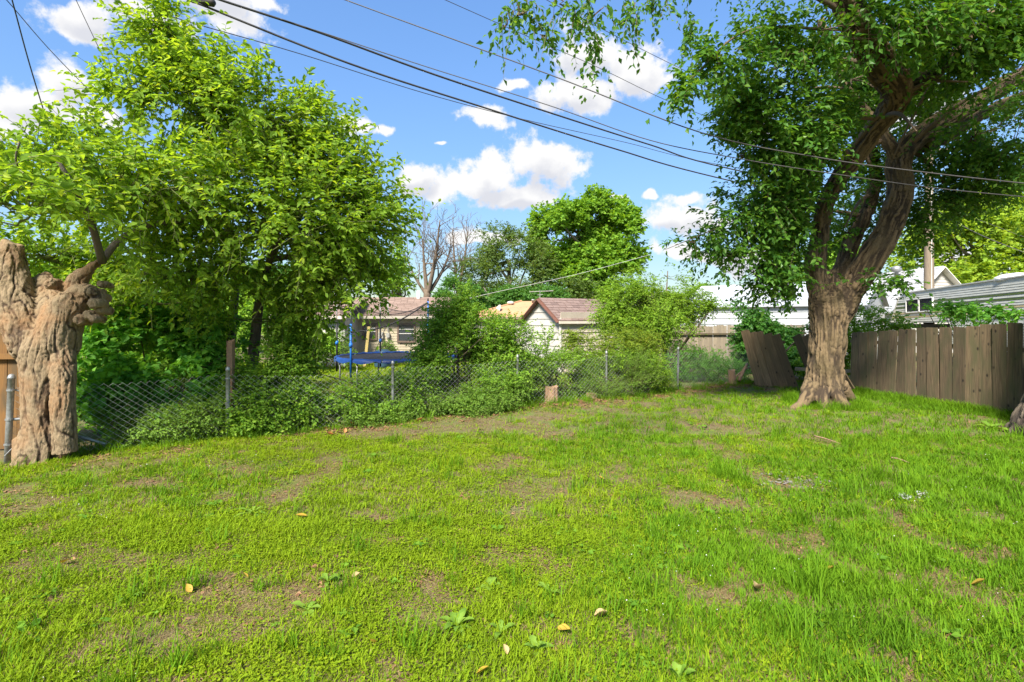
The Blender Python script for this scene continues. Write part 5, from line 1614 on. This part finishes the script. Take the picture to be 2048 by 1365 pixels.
far_tree('half_dead_tree', 'sparse tree with yellowing leaves left of the bare dead tree', P(806, 600, 34)[:2], [lobe(790, 520, 24, 34, 34), lobe(815, 560, 16, 28, 34, w=.5), lobe(780, 575, 26, 30, 34), lobe(800, 490, 14, 14, 34, w=.5)], 330, .7, 9, .2, 'shrub_leaf', 87, .2)
far_tree('screened_tree', 'green tree seen through gaps under the mulberry crown', P(200, 600, 24)[:2], many(180, 560, 190, 80, 24, 14, 8), 2200, .9, 9, .2, 'shrub_leaf', 88, .3)
far_tree('street_tree', 'green tree above the pale house roof behind the mulberry', P(500, 600, 32)[:2], many(520, 570, 150, 50, 32, 12, 9), 1800, .9, 9, .24, 'dark_leaf', 89, .3)
far_tree('elm_backdrop_tree', 'deep green tree behind the elm trunk and white building', P(1660, 560, 42)[:2], many(1640, 540, 120, 60, 42, 12, 10), 1900, .9, 9, .28, 'cottonwood_leaf', 90, .3)

# far tree line that closes the horizon
tl = MB()
r = np.random.default_rng(91)
lb = []
for k in range(120):
    a = math.radians(-62 + k * 124 / 119)
    D = r.uniform(75, 120)
    h_ = r.uniform(2.2, 4.2)
    lb.append((math.sin(a) * D, math.cos(a) * D, h_ * .6, r.uniform(3, 6), 3.0, h_ * r.uniform(.7, 1.1), 1))
s = sprays(lb, 2600, 1.6, 8, .9, .8, .4, .2, 1.0, .5, 2.2, 0, 1, r, zmin=.1, face=.8)
put_leaves(tl, T2, s['pos'], s['dir'], s['nrm'], s['L'], s['W'])
o = kind(tl.build('distant_trees', 'dark_leaf'), 'stuff')
tag(o, 'low far line of dark trees along the horizon', 'tree line')

# bare dead trees
def bare_tree(label, base, Y, top_px, seed, lean, r0, L):
    r = np.random.default_rng(seed)
    b0 = np.array([*P(base, 600, Y)[:2], 0.0])
    t = thing('dead_tree', label, 'tree', b0, 'trees behind the houses')
    allb = []
    h0 = P(base, 590, Y)[2]
    trunk = catmull([b0 - [0, 0, .2], b0 + [lean[0] * .3, 0, h0 * .5], b0 + [lean[0], 0, h0 + .4]], 5)
    q = MB().tube(trunk, np.linspace(r0, r0 * .8, len(trunk)), 10)
    for (tx, ty, rr_) in top_px:
        e = P(tx, ty, Y + r.normal(0, 1.0))
        mid = trunk[-1] * .5 + e * .5 + np.array([(e[0] - trunk[-1][0]) * .12, 0, -.2])
        path = catmull([trunk[-1] - [0, 0, .5], mid, e], 6)
        rad = np.linspace(rr_, .035, len(path))
        q.tube(path, rad, 7)
        for k in range(11):
            i = int(r.integers(4, len(path)))
            dd = unit(unit(path[i] - path[i - 1]) + r.normal(0, .55, 3) + [0, 0, .15])
            branches(r, path[i], dd, L * r.uniform(.6, 1.2), max(.03, rad[i] * .5), 2, 4, (2, 3), .55, .15, allb, .16)
    q.build('trunk', 'dead_bark', t, True)
    q = MB()
    for pts, rad in allb:
        q.tube(pts, np.maximum(rad, .011), 4, False)
    kind(q.build('branches', 'dead_bark', t), 'stuff')


bare_tree('tall bare dead tree with spreading grey brown limbs above the tan house', 852, 40, [(845, 480, .20), (880, 440, .20), (905, 490, .17), (815, 520, .14), (870, 510, .14)], 95, (.1, 0), .34, 1.5)
bare_tree('thinner bare dead tree with upright branches beside the wispy tree', 918, 44, [(905, 460, .15), (935, 465, .15), (925, 520, .12)], 96, (-.1, 0), .22, 1.5)

# ------------------------------------------------------------------ small stumps and logs along the fence
def stump(label, x, y, w, h, tilt=0.0, m='cut_wood', name='cut_stump'):
    b0 = G(x, y)
    R_ = w / 2 / F * b0[1]; H_ = h / F * b0[1]
    r = np.random.default_rng(int(x))
    nA, nZ = 28, 9
    an = np.linspace(0, 2 * np.pi, nA, endpoint=False)
    prof = 1 + .12 * fbm(np.stack([np.cos(an) * 2.5 + x, np.sin(an) * 2.5, 0 * an], 1), 2) - .06 + .05 * np.sin(an * 9 + r.random() * 6)
    vv = []
    for k in range(nZ):
        z = k / (nZ - 1)
        fl = 1 + .22 * (1 - z) ** 3
        rr_ = R_ * prof * fl
        zz = H_ * z + (.05 * H_ * np.sin(an * 2 + 1) + r.normal(0, .02 * H_, nA)) * (z > .95)
        vv.append(np.stack([rr_ * np.cos(an) + tilt * H_ * z, rr_ * np.sin(an), zz - .02], 1))
    vv = np.concatenate(vv + [np.array([[tilt * H_, 0, H_ * .93]])]) + b0
    i = np.arange(nA); j = (i + 1) % nA
    q = np.concatenate([np.stack([k * nA + i, k * nA + j, (k + 1) * nA + j, (k + 1) * nA + i], 1) for k in range(nZ - 1)])
    tp_ = np.stack([(nZ - 1) * nA + i, (nZ - 1) * nA + j, np.full(nA, nZ * nA)], 1)
    o_ = MB().add(vv, q, tp_).build(name, m, None, False)
    tag(o_, label, 'stump')


stump('upright brown cut stump with splintered bark at the foot of the fence', 1103, 806, 26, 34)
stump('low rounded brown stump between cut stump and fourth fence post', 1183, 797, 22, 13)
stump('narrow broken stump behind the mesh beside the leaning panel', 1466, 771, 14, 32, -.1)
for (x0_, y0_, x1_, y1_, r_, lab) in ((1444, 774, 1470, 758, .035, 'short pale stick propped on the narrow broken stump'), (1478, 762, 1495, 728, .06, 'mossy log leaning up beside the leaning fence panel'), (1470, 755, 1500, 735, .03, 'thin pale branch lying across the mossy log')):
    a_, b_ = P(x0_, y0_, 16.6), P(x1_, y1_, 17.0)
    tag(MB().tube(catmull([a_, a_ * .5 + b_ * .5 + [0, 0, .04], b_], 4), np.linspace(r_, r_ * .7, 9), 8).build('stick', 'cut_wood', None, True), lab, 'stick')
a_, b_ = P(1560, 715, 16.2), P(1582, 692, 16.3)
tag(MB().tube(catmull([a_, a_ * .5 + b_ * .5 + [.02, -.05, .05], b_, b_ + [.1, 0, .1]], 4), .025, 6).build('twisted_branch', 'cut_wood', None, True), 'short twisted branch hooked over the leaning fence panel', 'branch')

# ------------------------------------------------------------------ grass
gr_ = np.random.default_rng(101)
src = bpy.data.collections.new('grass_tufts')       # instanced from here; not part of the scene itself


def blades(n, h0, h1, w, spread, lean, r, seg=3):
    mb = MB()
    for k in range(n):
        b = np.append(r.normal(0, spread, 2), 0)
        a = r.uniform(0, 2 * np.pi)
        h = r.uniform(h0, h1)
        ln = r.uniform(.25, 1) * lean * h
        d = np.array([math.cos(a), math.sin(a), 0])
        s_ = np.array([-d[1], d[0], 0])
        t = np.linspace(0, 1, seg + 1)
        c = b + d * (ln * t ** 1.8)[:, None] + np.array([0, 0, 1]) * (h * (t - .35 * lean * .5 * t ** 2.5))[:, None]
        ww = w * r.uniform(.7, 1.3) * np.array([.8, 1, .75, 0][:seg + 1])
        v = []
        for q, x in zip(c[:-1], ww[:-1]):
            v += [q - s_ * x / 2, q + s_ * x / 2]
        v.append(c[-1])
        f4 = [(2 * i, 2 * i + 1, 2 * i + 3, 2 * i + 2) for i in range(seg - 1)]
        mb.add(v, f4, [(2 * seg - 2, 2 * seg - 1, 2 * seg)])
    return mb


def rosette(n, hr0, hr1, size, spread, r):
    """small round-leaved weeds: leaflets on short stalks"""
    mb = MB()
    p = np.concatenate([r.normal(0, spread, (n, 2)), r.uniform(hr0, hr1, (n, 1))], 1)
    an = r.uniform(0, 2 * np.pi, n)
    d = np.stack([np.cos(an), np.sin(an), r.uniform(-.2, .35, n)], 1)
    L = size * r.uniform(.6, 1.3, n)
    put_leaves(mb, T4, p, d, unit(np.array([0, 0, 1.]) + r.normal(0, .35, (n, 3))), L, L * .75)
    return mb


tufts = []
def reg(mb, m):
    o = bpy.data.objects.new('tuft_%02d' % len(tufts), mb.mesh('tuft'))
    o.data.materials.append(M[m])
    src.objects.link(o)
    tufts.append(o)
for k in range(3): reg(blades(16, .03, .075, .0058, .045, 1.0, gr_), 'grass_lime')        # 0-2
for k in range(3): reg(blades(15, .05, .105, .0060, .040, .9, gr_), 'grass_green')        # 3-5
for k in range(3): reg(rosette(22, .012, .045, .020, .055, gr_), 'clover_leaf')           # 6-8
for k in range(2): reg(blades(26, .012, .034, .0046, .07, 3.2, gr_), 'straw')              # 9-10
for k in range(2): reg(rosette(7, .004, .015, .045, .07, gr_), 'litter')                  # 11-12
fl_ = rosette(2, .05, .075, .009, .03, gr_); reg(fl_, 'petal')                             # 13
for k in range(2): reg(blades(22, .12, .24, .0055, .05, .8, gr_), 'grass_green')          # 14-15
for k in range(2): reg(rosette(10, .01, .05, .045, .03, gr_), 'lawn_weed')                # 16-17


def scatter(name, pts, idx, scl, label, cat):
    n = len(pts)
    me = bpy.data.meshes.new(name)
    me.vertices.add(n)
    me.vertices.foreach_set('co', pts.astype(np.float32).ravel())
    for nm, ty, dat in (('idx', 'INT', idx.astype(np.int32)), ('scl', 'FLOAT', scl.astype(np.float32)), ('rot', 'FLOAT', gr_.uniform(0, 6.283, n).astype(np.float32))):
        at = me.attributes.new(nm, ty, 'POINT')
        at.data.foreach_set('value', dat)
    for o in tufts:
        if o.data.materials[0].name not in [m_.name for m_ in me.materials]:
            me.materials.append(o.data.materials[0])
    ob = bpy.data.objects.new(name, me)
    C.objects.link(ob)
    ng = bpy.data.node_groups.new(name + '_nodes', 'GeometryNodeTree')
    ng.interface.new_socket('Geometry', in_out='INPUT', socket_type='NodeSocketGeometry')
    ng.interface.new_socket('Geometry', in_out='OUTPUT', socket_type='NodeSocketGeometry')
    i_, o_ = ng.nodes.new('NodeGroupInput'), ng.nodes.new('NodeGroupOutput')
    ci = nd(ng, 'GeometryNodeCollectionInfo')
    ci.inputs['Collection'].default_value = src
    ci.inputs['Separate Children'].default_value = True
    ci.inputs['Reset Children'].default_value = True
    na = lambda nm, ty: nd(ng, 'GeometryNodeInputNamedAttribute', {'Name': nm}, data_type=ty).outputs[0]
    rot = nd(ng, 'ShaderNodeCombineXYZ', {2: na('rot', 'FLOAT')})
    ip = nd(ng, 'GeometryNodeInstanceOnPoints', {'Points': i_.outputs[0], 'Instance': ci.outputs[0], 'Pick Instance': True, 'Instance Index': na('idx', 'INT'), 'Rotation': rot.outputs[0], 'Scale': na('scl', 'FLOAT')})
    ng.links.new(ip.outputs[0], o_.inputs[0])
    md = ob.modifiers.new('scatter', 'NODES')
    md.node_group = ng
    kind(ob, 'stuff')
    tag(ob, label, cat)
    return ob


# bare patches seen in the photograph (pixel centre, half width, half height on the ground, strength)
bare = [(470, 1190, 170, 66, 1.4), (400, 1265, 190, 56, 1.3), (170, 1125, 70, 25, .8), (90, 1150, 60, 20, .6), (330, 1012, 40, 14, .7), (560, 1140, 110, 30, .8), (640, 1110, 60, 16, .5), (1215, 948, 80, 20, .9), (1090, 975, 50, 22, .7), (1080, 1030, 26, 12, .8), (1600, 963, 60, 13, 1.0),
        (950, 852, 190, 12, 1.1), (750, 862, 110, 12, 1.1), (1060, 835, 90, 9, 1.1), (1450, 893, 60, 8, .6), (1520, 1110, 40, 12, .5), (260, 975, 40, 10, .6), (740, 1035, 36, 12, .6), (1190, 815, 60, 8, .9), (110, 1000, 30, 10, .7), (30, 930, 60, 14, 1.1), (150, 930, 60, 8, .6), (1560, 890, 80, 8, .4), (1640, 780, 90, 6, .5), (1470, 775, 90, 9, 1.2), (1380, 785, 60, 6, .7),
        (1260, 1265, 30, 14, .5), (1350, 1165, 24, 10, .5), (870, 1085, 40, 14, .4), (620, 1250, 60, 20, .5), (40, 1250, 60, 25, .5), (180, 1330, 70, 25, .5), (350, 875, 110, 9, .9), (600, 870, 60, 8, .7), (1750, 930, 60, 8, .4), (1960, 1030, 50, 10, .35), (2040, 905, 40, 12, .7)]


def bareness(p):
    px = 1024 + p[:, 0] / p[:, 1] * F
    py = HZ + CAMZ / p[:, 1] * F
    b = np.zeros(len(p))
    for (x, y, rx, ry, s_) in bare:
        c_ = G(x, y)
        ex = rx / F * c_[1]; ey = abs(G(x, y - ry)[1] - G(x, y + ry)[1]) / 2
        d = np.sqrt(((p[:, 0] - c_[0]) / ex) ** 2 + ((p[:, 1] - c_[1]) / ey) ** 2)
        b = np.maximum(b, .62 * s_ * np.clip(1.4 - d, 0, 1))
    return b


def ypts(n, y0, y1):
    """points over the visible wedge, uniform on the ground"""
    y = np.sqrt(gr_.uniform(y0 ** 2, y1 ** 2, n))
    x = gr_.uniform(-1.04, 1.04, n) * (y + .3)
    return np.stack([x, y, np.zeros(n)], 1)


allp, alli, alls = [], [], []
for (n, y0, y1, k) in ((21000, 2.6, 5.5, 1.0), (21000, 5.5, 9.5, 1.12), (19000, 9.5, 17.5, 1.3)):
    p = ypts(n, y0, y1)
    p = p[p[:, 1] < fline(p[:, 0]) - .02 + (p[:, 0] > 8) * 3]
    p = p[~((p[:, 0] > 10.4) & (p[:, 1] > 10.5))]
    nz = fbm(np.stack([p[:, 0] * 1.5, p[:, 1] * 1.5, p[:, 0] * 0], 1), 3)
    n2_ = fbm(np.stack([p[:, 0] * .45 + 9, p[:, 1] * .45, p[:, 0] * 0 + 3], 1), 2)
    n3_ = fbm(np.stack([p[:, 0] * 5 + 2, p[:, 1] * 5, p[:, 0] * 0 + 7], 1), 2)
    fd_ = fline(p[:, 0]) - p[:, 1]
    bz = bareness(p) + np.clip((nz - .57) * 4.5, 0, .9) + (n3_ - .5) * 1.0 + np.clip((.5 - fd_) * 1.4, 0, .7) * (p[:, 0] > -4)
    u = gr_.random(len(p))
    bz = bz + (fbm(np.stack([p[:, 0] * 2.6 + 31, p[:, 1] * 2.6, p[:, 0] * 0 + 11], 1), 3) - .5) * 1.1
    bare_m = u < np.clip(bz * 1.0 + .08, 0.12, .72)
    right = np.clip((p[:, 0] / np.maximum(p[:, 1], 1) + .05) * 1.1, 0, .85)       # coarser, greener grass towards the elm
    v = gr_.random(len(p))
    idx = np.where(v < right * .9 + (n2_ - .5) * 1.2, gr_.integers(3, 6, len(p)), np.where(gr_.random(len(p)) < .40 + (nz - .5) * 1.5, gr_.integers(6, 9, len(p)), gr_.integers(0, 3, len(p))))
    sc = k * gr_.uniform(.6, 1.3, len(p)) * np.where(bz > .35, .75, 1.0)
    litter_m = gr_.random(len(p)) < np.where(fd_ < 1.0, .55, .06)
    idx = np.where(bare_m, np.where(litter_m, gr_.integers(11, 13, len(p)), gr_.integers(9, 11, len(p))), idx)
    skip = bare_m & (gr_.random(len(p)) < .10)
    tall = (~bare_m) & (gr_.random(len(p)) < .009 + .012 * right)
    idx = np.where(tall, gr_.integers(14, 16, len(p)), idx)
    wd = (~bare_m) & (gr_.random(len(p)) < .006)
    idx = np.where(wd, gr_.integers(16, 18, len(p)), idx)
    wht = gr_.random(len(p)) < .015 * (n2_ > .47) * (p[:, 1] < 8)
    idx = np.where(wht, 13, idx)
    p, idx, sc = p[~skip], idx[~skip], sc[~skip]
    p[:, 2] = gz(p[:, 0], p[:, 1]) - .003
    allp.append(p); alli.append(idx); alls.append(sc)
scatter('lawn_grass', np.concatenate(allp), np.concatenate(alli), np.concatenate(alls), 'patchy yellow green grass, clover and dry thatch covering the yard', 'grass')
# long fringe along both fences
n = 2600
p = ypts(n, 9.5, 18)
f1_ = np.abs(p[:, 1] - fline(p[:, 0])) < .35
f2_ = (np.abs((p[:, 0] - 10.3) + (p[:, 1] - 12.9) * .2) < .4) & (p[:, 1] < 15.5)
xx = np.interp(gr_.random(900), [0, 1], [0, 1])
pf_ = np.stack([FA[0] + (FB[0] - FA[0]) * xx - np.abs(gr_.normal(0, .28, 900)) - .03, FA[1] + (FB[1] - FA[1]) * xx, 0 * xx], 1)
q_ = gr_.random(900)
pc_ = np.stack([-7 + 15 * q_, fline(-7 + 15 * q_) + gr_.normal(0, .25, 900), 0 * q_], 1)
a_ = gr_.uniform(0, 6.283, 420)
pe_ = np.stack([Pe(1648, 800)[0] + .62 * np.cos(a_) * gr_.uniform(1, 1.6, 420), EY + .62 * np.sin(a_) * gr_.uniform(1, 1.7, 420) - .1, 0 * a_], 1)
pall = np.concatenate([pf_, pc_, pe_])
pall[:, 2] = gz(pall[:, 0], pall[:, 1])
scatter('fence_grass', pall, gr_.choice([3, 4, 5, 14, 15], len(pall)), gr_.uniform(.7, 1.3, len(pall)), 'long green grass fringing the fences and the elm roots', 'grass')
# neighbour's lawn
y = gr_.uniform(10.5, 24.5, 9000); x = gr_.uniform(-.62, .30, 9000) * y
p = np.stack([x, y, 0 * x], 1)
p = p[p[:, 1] > fline(p[:, 0]) + .2]
p[:, 2] = gz(p[:, 0], p[:, 1]) - .004
scatter('neighbour_lawn', p, gr_.integers(0, 3, len(p)), gr_.uniform(1.6, 2.4, len(p)), 'bright yellow green lawn around the trampoline beyond the fence', 'grass')
# brown leaf litter and dry stems under the fence
q_ = gr_.random(2200)
xx = -4.6 + 12.6 * q_
p = np.stack([xx, fline(xx) - np.abs(gr_.normal(0, .45, 2200)) + .25, 0 * xx], 1)
p[:, 2] = gz(p[:, 0], p[:, 1]) + .004
scatter('leaf_litter', p, gr_.integers(9, 13, len(p)), gr_.uniform(.8, 1.5, len(p)), 'brown leaf litter and dry stems at the foot of the fence', 'leaf litter')

# ------------------------------------------------------------------ broad-leaved weeds, grass clumps, fallen leaves
def weed(x, y, size, n, label, seed, wl=.34, upr=.9):
    size, wl, n = size * .72, wl * .72, n + 2
    r = np.random.default_rng(seed)
    b0 = G(x, y); b0[2] = float(gz(b0[:1], b0[1:2])[0])
    t = thing('broadleaf_weed', label, 'weed', b0, 'broadleaf weeds in the lawn')
    L = size / F * b0[1]
    for k in range(n):
        a = k * 2.4 + r.normal(0, .2)
        el_ = upr * r.uniform(.35, 1.2)
        l = L * r.uniform(.6, 1.1)
        d = np.array([math.cos(a), math.sin(a), 0]); s_ = np.array([-d[1], d[0], 0])
        tt = np.linspace(0, 1, 8)
        c = b0 + d * (l * tt * math.cos(el_))[:, None] + np.array([0, 0, 1.]) * (l * (math.sin(el_) * tt - .38 * tt ** 2.4))[:, None] + [0, 0, .01]
        hw_ = l * wl * np.array([.12, .22, .38, .44, .50, .42, .26, .0]) * np.array([1, .8, 1.1, .85, 1.1, .9, 1, 1])
        v = np.concatenate([c - s_ * hw_[:, None] + np.array([0, 0, 1]) * (hw_ * .35)[:, None], c, c + s_ * hw_[:, None] + np.array([0, 0, 1]) * (hw_ * .35)[:, None]])
        f = [(i, i + 1, 8 + i + 1, 8 + i) for i in range(7)] + [(8 + i, 8 + i + 1, 16 + i + 1, 16 + i) for i in range(7)]
        MB().add(v, f).build('leaf', 'broad_leaf', t, True)


weed(915, 1250, 70, 13, 'largest broadleaf weed, a many leaved blue green rosette in the lawn', 1)
weed(1072, 1300, 62, 6, 'broadleaf weed with wide pale upright leaves beside the largest rosette', 2, .5)
weed(1002, 1262, 58, 3, 'small weed of three upright leaves between two larger broadleaf weeds', 3, .42, 1.1)
weed(1358, 1365, 66, 5, 'broadleaf weed with few long pale upright leaves in open lawn', 4, .42, 1.1)
weed(615, 1222, 60, 5, 'small broadleaf weed with flat leaves at the edge of the bare patch', 5, .5, .6)
weed(655, 1165, 55, 6, 'broadleaf weed with lobed leaves behind the bare patch', 6, .5)
weed(258, 1195, 60, 6, 'thin leaved spreading weed in the grass left of the bare patch', 7, .2, .6)
weed(985, 1172, 46, 6, 'round leaved small weed in front of the yellow lawn patch', 8, .7, .7)
weed(1098, 1185, 52, 5, 'narrow upright weed right of the round leaved one', 9, .34)
weed(505, 1030, 55, 7, 'pale spreading weed in the lawn below the timber post', 10, .25, .7)
weed(1985, 862, 46, 6, 'young weed beside the cracked bark trunk at the board fence', 11, .5, .9)


def clump(x, y, h, n, label, seed):
    r = np.random.default_rng(seed)
    b0 = G(x, y); b0[2] = float(gz(b0[:1], b0[1:2])[0]) - .01
    H_ = h / F * b0[1]
    mb = blades(n, H_ * .5, H_ * 1.25, .0075, H_ * .22, .75, r)
    o_ = mb.build('grass_clump', 'grass_green')
    o_.location = b0
    tag(o_, label, 'grass clump', 'tall grass clumps')


for i, (x, y, h, n, lab) in enumerate([
        (1240, 856, 44, 60, 'tall dark grass clump in front of the fourth fence post'), (1475, 965, 50, 130, 'wide dark grass clump left of the gravelly bare spot'), (1440, 950, 40, 80, 'smaller grass clump touching the wide dark one'),
        (1755, 962, 46, 110, 'soft tall grass clump right of the gravelly bare spot'), (1600, 1048, 46, 90, 'rounded grass clump below the gravelly bare spot'), (1830, 980, 44, 80, 'grass clump behind the silvery dead sprig'),
        (1620, 1195, 80, 90, 'long bladed grass clump beside the single yellow leaf'), (575, 1300, 46, 40, 'small stiff dark grass tuft on the bare patch'), (360, 1335, 70, 44, 'stiff upright dark tuft in the bare soil'),
        (390, 1175, 54, 50, 'narrow dark grass tuft behind the bare patch'), (520, 1180, 34, 26, 'tiny grass tuft at the rim of the bare patch'), (1345, 862, 36, 60, 'grass clump near the fifth fence post'), (1560, 870, 34, 80, 'grass clump in front of the elm roots'), (1700, 900, 40, 80, 'thick grass clump right of the fallen stick')]):
    clump(x, y, h, n, lab, 200 + i)


def fallen(x, y, size, m, label, seed, group, curl=.25):
    r = np.random.default_rng(seed)
    b0 = G(x, y); b0[2] = float(gz(b0[:1], b0[1:2])[0]) + .045
    L = size / F * b0[1]
    u_ = np.linspace(0, 1, 7)
    hw_ = L * .30 * np.sin(np.pi * u_ ** .8) + .0004
    v = []
    for sgn in (-1, 0, 1):
        v.append(np.stack([sgn * hw_ + r.normal(0, L * .01, 7), L * (u_ - .5), L * curl * (abs(sgn) * np.sin(u_ * np.pi) * .6 + (u_ - .5) ** 2)], 1))
    v = np.concatenate(v)
    f = [(7 * a + i, 7 * a + i + 1, 7 * a + i + 8, 7 * a + i + 7) for a in (0, 1) for i in range(6)]
    o_ = MB().add(v, f).build('fallen_leaf', m, None, True)
    o_.location = b0
    o_.rotation_euler = (r.normal(0, .25) + .45, r.normal(0, .2), r.uniform(0, 6.28))
    tag(o_, label, 'leaf', group)


for i, (x, y, s_) in enumerate([(258, 1034, 16), (130, 1132, 22), (490, 1161, 14), (378, 1186, 18), (745, 1294, 20), (965, 1352, 26), (1128, 1268, 26), (1658, 1152, 20), (1957, 1184, 28), (1590, 1318, 26), (602, 1040, 20), (1202, 962, 14)]):
    fallen(x, y, s_ * 1.15, 'yellow_leaf', 'small yellow leaf fallen on the lawn', 300 + i, 'yellow leaves fallen on the lawn')
for i, (x, y, s_) in enumerate([(660, 874, 16), (704, 853, 14), (841, 848, 14), (690, 867, 10), (652, 860, 10), (297, 884, 11)]):
    fallen(x, y, s_ * 1.2, 'orange_leaf', 'dry orange leaf lying at the foot of the fence', 330 + i, 'orange leaves along the fence', .4)
for i, (x, y, s_) in enumerate([(1515, 1194, 28), (1203, 1244, 26), (1010, 1308, 18), (712, 1160, 16)]):
    fallen(x, y, s_ * 1.1, 'pale_leaf', 'crumpled pale tan leaf lying on the lawn', 350 + i, 'pale leaves on the lawn', .7)
# silvery dead sprig
r = np.random.default_rng(400)
b0 = G(1832, 1003)
lbs = [(b0[0] - .16, b0[1], .06, .10, .08, .03, 1), (b0[0] + .12, b0[1] + .05, .07, .12, .08, .03, 1)]
s = sprays(lbs, 16, .14, 7, .035, .45, .1, .2, .6, .5, 2, 0, 1, r)
sv = thing('dead_sprig', 'silvery grey dead leafy sprig lying in the grass', 'sprig', b0)
foliage('leaves', s, T4, 'silver_leaf', sv, 'twig', .002)
for (x0_, y0_, x1_, y1_, lab) in ((1628, 879, 1680, 894, 'straight pale fallen stick left of the thick grass clump'), (1783, 924, 1818, 933, 'short brown stick lying behind the silvery sprig')):
    a_, b_ = G(x0_, y0_) + [0, 0, .06], G(x1_, y1_) + [0, 0, .05]
    tag(MB().tube(catmull([a_, a_ * .5 + b_ * .5 + [0, .03, .01], b_], 4), np.linspace(.014, .008, 9), 6).build('fallen_stick', 'cut_wood', None, True), lab, 'stick')
# gravel on the bare spot
mb = MB()
for k in range(130):
    c_ = G(1600, 965)
    p = np.array([c_[0] + r.normal(0, .26), c_[1] + r.normal(0, .22), .015])
    sz = r.uniform(.008, .024)
    v = unit(r.normal(size=(14, 3))) * sz * np.array([1.2, 1, .6]) + p
    tet = np.array([(0, 0, 1), (1, 0, 0), (0, 1, 0), (-1, 0, 0), (0, -1, 0), (0, 0, -1)]) * sz * r.uniform(.7, 1.3, (6, 3)) * [1.2, 1, .6]
    mb.add(tet + p, [(0, 1, 2), (0, 2, 3), (0, 3, 4), (0, 4, 1), (5, 2, 1), (5, 3, 2), (5, 4, 3), (5, 1, 4)])
tag(kind(mb.build('gravel', 'stone'), 'stuff'), 'loose grey gravel on the bare spot under the elm', 'gravel')
